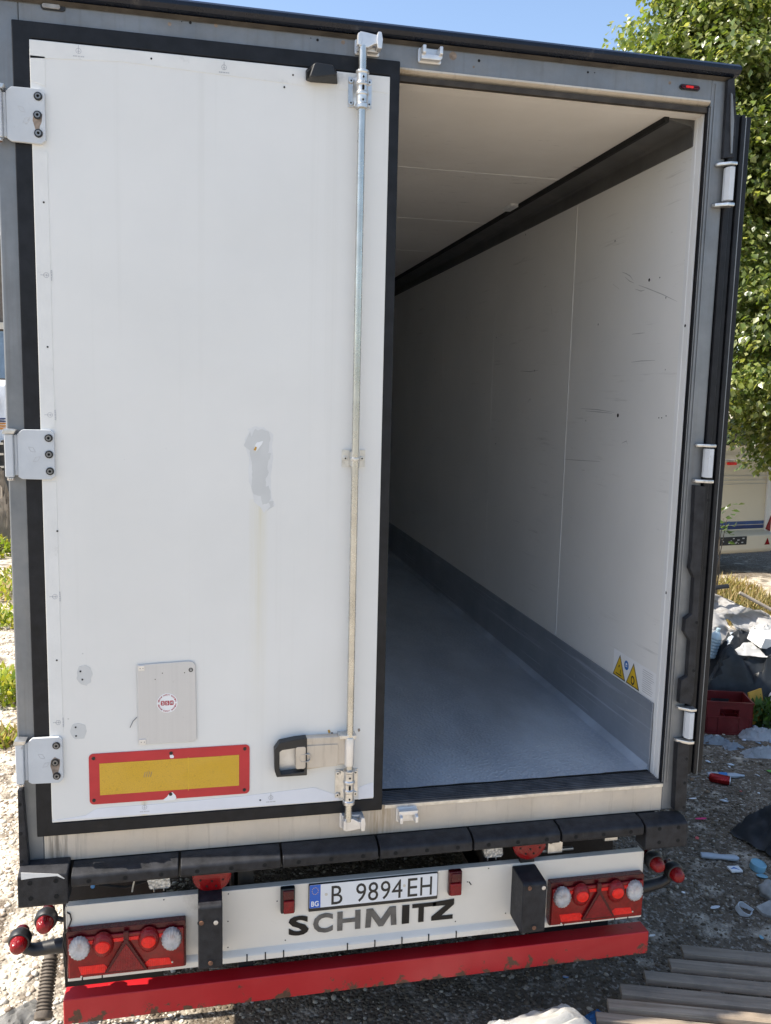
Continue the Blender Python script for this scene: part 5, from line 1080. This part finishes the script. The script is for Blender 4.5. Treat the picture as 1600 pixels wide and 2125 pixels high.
# uncountable small litter
def litter():
    n = 900; P = np.stack([rng.uniform(2.3, 5.0, n), rng.uniform(1.0, 4.2, n)], 1); keep = rng.random(n) < np.clip((P[:, 0] + P[:, 1] * .9 - 3.6) / 3, .06, 1); P = P[keep]; n = len(P)
    s = rng.uniform(.006, .022, n); S = np.stack([s * rng.uniform(.7, 1.8, n), s, s * .18], 1); Rm = rotmats(n, .5) * S[:, None, :]
    T = np.column_stack([P, np.array([gh(*p) for p in P]) + .012]); pal = np.array([(.72, .72, .72), (.55, .60, .66), (.70, .66, .58), (.30, .38, .48), (.14, .11, .08), (.20, .14, .09), (.10, .09, .08), (.5, .1, .08), (.05, .15, .4)])
    tag(many('litter', M_peb, ICO_V, ICO_F, (Rm, T), pal[rng.choice(9, n, p=[.22, .15, .08, .07, .17, .14, .14, .015, .015])]), 'small scraps of plastic, glass and paper strewn over the dirt')
litter()
# ------------------------------------------------------------------ vegetation
BL_V = [(-.5, 0, 0), (.5, 0, 0), (-.38, .12, .5), (.38, .12, .5), (0, .42, 1.0)]; BL_F3 = [(0, 1, 3), (0, 3, 2), (2, 3, 4)]
def tuft(name, c, rad, n, h, w, cols, label, cat, kind=None, group=None, broad=False):
    r = rad * np.sqrt(rng.random(n)); a = rng.uniform(0, 6.283, n); P = np.stack([c[0] + r * np.cos(a), c[1] + r * np.sin(a)], 1)
    H = h * rng.uniform(.4, 1.1, n) * (1 - .4 * r / rad); Wd = w * rng.uniform(.7, 1.4, n); Rm = rotmats(n, .55)
    # keep blades growing upwards: yaw + tilt only
    yaw = rng.uniform(0, 6.283, n); tl = rng.uniform(0, .75 if broad else .5, n); cy, sy, ct, st = np.cos(yaw), np.sin(yaw), np.cos(tl), np.sin(tl); z, o = np.zeros(n), np.ones(n)
    Rz = np.stack([cy, -sy, z, sy, cy, z, z, z, o], 1).reshape(n, 3, 3); Rx = np.stack([o, z, z, z, ct, st, z, -st, ct], 1).reshape(n, 3, 3)
    S = np.stack([Wd, H, H], 1); Rm = (Rz @ Rx) * S[:, None, :]; zz = np.array([gh(*p) for p in P]) - .01
    if broad: zz = zz + rng.random(n) * h * .8; Rm = (Rz @ Rx) * np.stack([Wd, Wd * 1.6, Wd * 2.0], 1)[:, None, :]
    pal = np.array(cols); col = pal[rng.integers(0, len(pal), n)] * rng.uniform(.75, 1.2, (n, 1))
    o = many(name, M_grass, BL_V, BL_F3, (Rm, np.column_stack([P, zz])), col, None); o.parent = None
    if kind: o['kind'] = kind
    return tag(o, label, cat, group)
YG = [(.22, .28, .03), (.30, .33, .04), (.16, .24, .03), (.38, .36, .07)]; DG = [(.05, .10, .02), (.07, .14, .03), (.04, .08, .015)]; DRY = [(.36, .27, .12), (.25, .17, .07), (.42, .34, .17), (.16, .13, .05)]
for i, (px, py, rd, n, h, w, c, lab) in enumerate((
    (-10, 1135, 1.1, 1800, .34, .05, YG, 'farthest tall yellow-green weeds left of the trailer, by the van'), (-5, 1225, .8, 1300, .22, .035, YG + DRY[:1], 'yellowing low weeds left of the trailer, second patch from the van'),
    (2, 1290, .30, 360, .20, .035, YG, 'small green weed tuft in the gravel left of the middle'), (12, 1450, .26, 600, .34, .03, YG, 'upright green weed clump left of the trailer above the lowest hinge'), (10, 1530, .16, 240, .16, .03, DRY + YG[:2], 'dry straw-coloured tuft beside the lowest hinge'))):
    x, y = G(px, py); tuft('weed_clump', (x, y), rd, n, h, w, c, lab, 'weeds', group='weed clumps left of the trailer', broad=i != 4)
x, y = G(1575, 1265); tag(tuft('dry_grass', (x - .3, y), .95, 2600, .34, .02, DRY + [(.10, .12, .03)], 'strip of brown dry grass behind the rubbish heap', 'grass'), kind='stuff')
x, y = G(1500, 1225); tag(tuft('dry_grass', (x, y), .55, 900, .30, .02, DRY + [(.30, .28, .08)], 'yellow dry grass behind the broken panel', 'grass'), kind='stuff')
tuft('weed_clump', (4.0, 2.98), .20, 420, .26, .03, DG, 'dark green weeds growing right of the red crate', 'weeds', broad=True)
tuft('weed_clump', (4.35, 2.9), .22, 380, .30, .03, DG, 'dark green weeds in front of the black plastic at the right edge', 'weeds', broad=True)

# big tree behind on the right: trunk, limbs, leafy crown
def tree():
    base = Vector((9.7, 7.2, 0)); E_ = tag(empty('broadleaf_tree', base), 'tall broadleaf tree with sunlit yellow-green leaves right of the trailer', 'tree')
    limbs = []
    def limb(p, d, L, r, depth):
        pts = [Vector(p)]; rs = [r]; n = 6
        for k in range(n):
            d = (d + Vector((random.uniform(-.18, .18), random.uniform(-.18, .18), random.uniform(-.05, .14)))).normalized(); pts.append(pts[-1] + d * L / n); rs.append(r * (1 - .75 * (k + 1) / n))
        limbs.append((pts, rs, depth))
        if depth < 3:
            for k in range(4 if depth else 6):
                i = random.randint(2, n); a = random.uniform(0, 6.28); q = (d * .5 + Vector((math.cos(a), math.sin(a), random.uniform(-.25, .6)))).normalized()
                limb(pts[i], q, L * random.uniform(.5, .72), rs[i] * .6, depth + 1)
    limb((0, 0, 0), Vector((-.05, 0, 1)), 4.6, .24, 0)
    for a in range(7): limb((0, 0, 2.4 + .35 * a), Vector((math.cos(a * 2.4), math.sin(a * 2.4), .35)), 3.4, .10, 1)
    b = B()
    for pts, rs, d in limbs:
        if d <= 1: b.tube(pts, rs, 10 if d == 0 else 7)
    b.build('trunk', M_bark, E_)
    b = B()
    for pts, rs, d in limbs:
        if d >= 2: b.tube(pts, [max(.006, r_) for r_ in rs], 5)
    b.build('branch', M_bark, E_)
    # leaf sprays: hanging clusters through a lumpy crown volume
    lobes = [((-.2, .2, 6.2), (3.6, 3.4, 3.4)), ((-2.3, .6, 6.1), (2.3, 2.2, 2.6)), ((-1.9, -.5, 3.9), (1.65, 1.7, 2.3)), ((.5, -1.4, 4.4), (2.6, 2.0, 2.4)), ((-1.0, .6, 8.8), (3.0, 2.8, 2.6)), ((-2.2, -.2, 2.55), (1.0, .9, .9)), ((-3.0, .7, 6.9), (1.6, 1.7, 1.7)), ((-3.6, .9, 7.7), (.95, 1.0, 1.1)), ((-3.0, -.3, 4.3), (1.15, 1.4, 2.4)), ((-2.6, .2, 5.6), (1.6, 1.6, 1.6))]
    C = []
    for (cx, cy, cz), (rx, ry, rz_) in lobes:
        k = int(165 * (rx * ry * rz_) ** .62 / 2.4)
        for _ in range(k):
            v = Vector((random.gauss(0, 1), random.gauss(0, 1), random.gauss(0, 1))).normalized() * (random.uniform(.55, 1.0))
            p = Vector((cx + v.x * rx, cy + v.y * ry, cz + v.z * rz_))
            if noise.noise(p * .75 + Vector((3, 1, 8))) > -.26 and p.z > 1.75: C.append(p)
    # keep clear of the caravan roof
    C = [p for p in C if not (p.z < 3.0 and p.y > 1.5)]
    n_per = 210; N = len(C) * n_per; cen = np.repeat(np.array([tuple(c) for c in C]), n_per, 0)
    spread = np.repeat(rng.uniform(.28, .50, len(C)), n_per); u = rng.normal(0, 1, (N, 3)); u /= np.linalg.norm(u, axis=1)[:, None]; rr = rng.random(N) ** .45 * spread
    pos = cen + u * rr[:, None] * np.array([1.15, 1.15, .62])
    pos[:, 2] -= .22 * (np.hypot(u[:, 0], u[:, 1]) * rr) 
    # leaf: folded, four triangles, pointing outwards and drooping
    LV = np.array([(0, 0, 0), (-.42, .42, .06), (0, .45, -.05), (.42, .42, .06), (0, 1.0, -.06)], np.float32); LF = [(0, 2, 1), (0, 3, 2), (1, 2, 4), (2, 3, 4)]
    yaw = np.arctan2(-u[:, 0], u[:, 1]) + rng.normal(0, .8, N); tilt = rng.normal(-.75, .45, N); roll = rng.normal(0, .5, N)
    cy, sy, ct, st, cr, sr = np.cos(yaw), np.sin(yaw), np.cos(tilt), np.sin(tilt), np.cos(roll), np.sin(roll); z, o = np.zeros(N), np.ones(N)
    Rz = np.stack([cy, -sy, z, sy, cy, z, z, z, o], 1).reshape(N, 3, 3); Rx = np.stack([o, z, z, z, ct, -st, z, st, ct], 1).reshape(N, 3, 3); Ry = np.stack([cr, z, sr, z, o, z, -sr, z, cr], 1).reshape(N, 3, 3)
    s = rng.uniform(.048, .112, N); Rm = (Rz @ Rx @ Ry) * s[:, None, None]
    pal = np.array([(.12, .16, .038), (.17, .20, .055), (.07, .105, .025), (.25, .265, .10), (.34, .35, .16)]); ci = rng.choice(5, N, p=[.3, .27, .2, .15, .08])
    tint = np.repeat(rng.uniform(.8, 1.25, len(C)), n_per)[:, None]
    many('crown', M_leaf, LV, LF, (Rm, pos), pal[ci] * tint * rng.uniform(.85, 1.15, (N, 1)), None, E_)
    return N
NLEAF = tree()
# a couple of low twigs with leaves by the caravan
def sapling(px, py, Y, n, lab):
    x, z = W(px, py, Y); E_ = tag(empty('sapling', (x, Y, 0)), lab, 'sapling')
    b = B()
    for k in range(3): b.tube([(0, 0, 0), (random.uniform(-.05, .1), 0, z * .5), (random.uniform(-.05, .2), .02, z + random.uniform(-.05, .25))], [.012, .008, .004], 5)
    b.build('stem', M_bark, E_)
    LV = np.array([(0, 0, 0), (-.42, .42, .06), (0, .45, -.05), (.42, .42, .06), (0, 1.0, -.06)], np.float32); LF = [(0, 2, 1), (0, 3, 2), (1, 2, 4), (2, 3, 4)]
    pos = np.stack([rng.normal(.03, .12, n), rng.normal(0, .12, n), rng.uniform(z - .25, z + .25, n)], 1)
    many('leaves', M_leaf, LV, LF, (rotmats(n, 1.2) * rng.uniform(.07, .11, n)[:, None, None], pos), np.array([(.05, .085, .02)]) * rng.uniform(.7, 1.4, (n, 1)), None, E_)
sapling(1494, 1082, 6.2, 34, 'thin green sapling in front of the caravan by the open door')

# ------------------------------------------------------------------ caravan on the right
def caravan():
    x0, y0 = 8.42, 9.2; E_ = tag(empty('caravan', (x0, y0, 0), R(9.5)), 'cream touring caravan with blue stripes parked under the tree', 'caravan')
    w = 2.2   # local: x from -w..0, rear face at y=0, body goes +y
    prof = [(.0, .40), (-.02, .62), (.0, 1.75), (.06, 2.05), (.22, 2.42), (.55, 2.58), (4.6, 2.60), (4.95, 2.3), (5.0, .9), (4.8, .40)]
    B().use(M_caravan).prism(prof, -w, 0, 'x').build('body_shell', None, E_, .04, 3)
    B().use(M_caravanw).prism([(-.05, .62), (-.035, 1.55), (.0, 1.95), (.03, 1.95), (.0, .6)], -.10, .012, 'x', ).build('corner_trim', None, E_, .01)
    B().use(M_caravanw).prism([(-.05, .62), (-.035, 1.55), (.0, 1.95), (.03, 1.95), (.0, .6)], -w - .012, -w + .10, 'x').build('corner_trim', None, E_, .01)
    b = B(); b.use(M_caravan).prism([(0.0, .27), (-.10, .30), (-.14, .36), (-.14, .58), (-.02, .655), (.02, .655), (.02, .27)], -w - .02, .02, 'x'); b.build('bumper', None, E_, .02, 3)
    for z0, z1, m in ((.675, .735, M_cblue2), (.745, .80, M_cblue)): box('stripe', m, E_, -w + .1, -.105, -.0225, -.012, z0, z1)
    b = B()
    for z_ in (1.40, 1.46, 1.53): b.box(-w + .1, -.1, -.018, -.002, z_, z_ + .006)
    b.build('trim_line', M_mark, E_)
    b = B(); b.box(-w + .05, -.0, -.02, .0, 1.772, 1.80); b.build('roof_rail', M_mark, E_)
    b = B(); b.use(M_glass).prism(rrect(-w + .35, -.35, 2.02, 2.36, .06), .02, -.01, 'y'); b.build('rear_window', None, E_, .005)
    for x in (-.86, -1.5): box('top_lamp', M_lensbright, E_, x - .09, x + .09, -.035, -.003, 1.71, 1.755, .01)
    b = B(); b.use(M_black).prism(rrect(-.90 - .42, -.56, .44, .575, .012), -.135, -.150); o = b.build('number_plate', None, E_, .002); 
    b = B(); b.use(M_mark)
    for k in range(16): xx = -1.22 + .62 * random.random(); zz = .46 + .08 * random.random(); b.box(xx, xx + .012 + .03 * random.random(), -.1525, -.150, zz, zz + .008 + .012 * random.random())
    b.build('plate_stain', None, E_)
    for x in (-.12, -w + .12):
        B().use(M_lensred).prism([(x - .055, .42), (x + .055, .42), (x, .53)], -.138, -.150).build('triangle_reflector', None, E_, .003)
    for x in (-.0, -w): B().use(M_lensred).prism([(x - .09, .66), (x + .01, .62), (x + .01, .88)], -.03, -.07).build('tail_lamp', None, E_, .01)
    wl = B().use(M_tyre).lathe([(.18, -.09), (.30, -.095), (.325, -.06), (.33, 0), (.325, .06), (.30, .095), (.18, .09)], (0, 0, 0), (1, 0, 0), 28, cap=False).build('wheel', None, E_)
    B().use(M_steel).lathe([(.185, -.08), (.16, .02), (.05, .05)], (0, 0, 0), (1, 0, 0), 20).build('rim', None, wl); wl.location = (-.14, 2.5, .33)
    w2 = dup(wl, (-w + .14, 2.5, .33), E_)
caravan()
# ------------------------------------------------------------------ far left background: van, trailer with tarp, barn
def left_bg():
    E_ = tag(empty('minibus', (-5.2, 14.0, 0), R(4)), 'white minibus with orange and blue stripes behind the trailer, left', 'minibus')
    b = B(); b.use(M_buswhite).prism([(-.0, .55), (-.0, 2.0), (.12, 2.72), (.4, 2.80), (4.8, 2.80), (5.2, 1.9), (5.6, 1.5), (5.6, .55)], -1.0, 1.0, 'x'); b.build('body_shell', None, E_, .05, 3)
    for x0, x1 in ((-.85, -.05), (.05, .85)): B().use(M_glass).prism(rrect(x0, x1, 2.17, 2.55, .06), -.012, .05).build('window', None, E_, .004)
    for z0, z1, m in ((2.10, 2.125, M_cblue2), (2.055, 2.08, M_cblue2), (2.01, 2.04, M_orange), (1.965, 1.995, M_orange), (1.915, 1.95, M_orange)): box('stripe', m, E_, -.98, .98, -.014, -.002, z0 - .03, z1 - .03)
    box('rear_bumper', M_black, E_, -1.02, 1.02, -.12, .0, .45, .70, .03)
    wl = B().use(M_tyre).lathe([(.2, -.1), (.34, -.1), (.36, 0), (.34, .1), (.2, .1)], (0, 0, 0), (1, 0, 0), 24).build('wheel', None, E_); wl.location = (-.85, 1.2, .36)
    dup(wl, (.85, 1.2, .36), E_); dup(wl, (-.85, 4.4, .36), E_); dup(wl, (.85, 4.4, .36), E_)
    E2 = tag(empty('slatted_trailer', (-4.9, 12.7, 0), R(3)), 'low dark farm trailer with pale slats in front of the minibus', 'trailer')
    b = B(); b.box(-.9, .9, 0, 2.4, .55, .64); b.box(-.9, -.86, 0, 2.4, .64, 1.75); b.box(.86, .9, 0, 2.4, .64, 1.75); b.build('bed', M_chassis, E2)
    for z in (1.05, 1.28, 1.50, 1.68): box('slat', M_beige, E2, -.9, .9, -.03, -.003, z, z + .035)
    box('tailboard', M_chassis, E2, -.86, .86, .01, .04, .64, 1.7)
    wl = B().use(M_tyre).lathe([(.16, -.09), (.30, -.09), (.32, 0), (.30, .09), (.16, .09)], (0, 0, 0), (1, 0, 0), 24).build('wheel', None, E2); wl.location = (-1.0, 1.2, .32); dup(wl, (1.0, 1.2, .32), E2)
    crumple('tarpaulin', M_tarp, (-4.02, 11.9, 0), (.42, .35), 1.1, 71, 'brown crumpled tarpaulin hanging in front of the farm trailer', 'tarpaulin', 0, 24, 2.4, 1.0, .004)
    E3 = tag(empty('barn', (-7.5, 21, 0)), 'dark timber barn with a blue sheet wall behind the minibus', 'barn')
    box('wall', M_barn, E3, -4.5, 3.4, 0, 5, 0, 6.6); box('blue_sheet', M_barnblue, E3, 1.0, 3.3, -.06, -.005, 2.9, 4.1); box('beam', M_beige, E3, -4.4, 3.35, -.14, -.07, 4.15, 4.32)
    b = B(); b.prism([(-.6, 6.4), (5.6, 6.4), (2.5, 8.2)], -4.9, 3.8, 'x'); b.build('roof', M_tarp, E3)
left_bg()
def far_trees():
    n = 26000; a = rng.uniform(0, 2 * np.pi, n); rad = rng.uniform(70, 95, n); H = 5 + 3.5 * np.sin(a * 9) + 2 * np.sin(a * 23 + 1) + 1.5 * np.sin(a * 57)
    z = rng.random(n) ** .8 * np.maximum(H, 2.5); P = np.stack([rad * np.cos(a), rad * np.sin(a), z], 1)
    LV = np.array([(0, 0, 0), (-.42, .42, .06), (0, .45, -.05), (.42, .42, .06), (0, 1.0, -.06)], np.float32); LF = [(0, 2, 1), (0, 3, 2), (1, 2, 4), (2, 3, 4)]
    pal = np.array([(.05, .085, .02), (.07, .11, .025), (.04, .065, .018), (.10, .13, .04)])
    tag(many('far_woods', M_leaf, LV, LF, (rotmats(n, 1.4) * rng.uniform(.9, 2.2, n)[:, None, None], P), pal[rng.integers(0, 4, n)]), 'far-off belt of green trees along the horizon')
far_trees()
print('LEAVES', NLEAF)
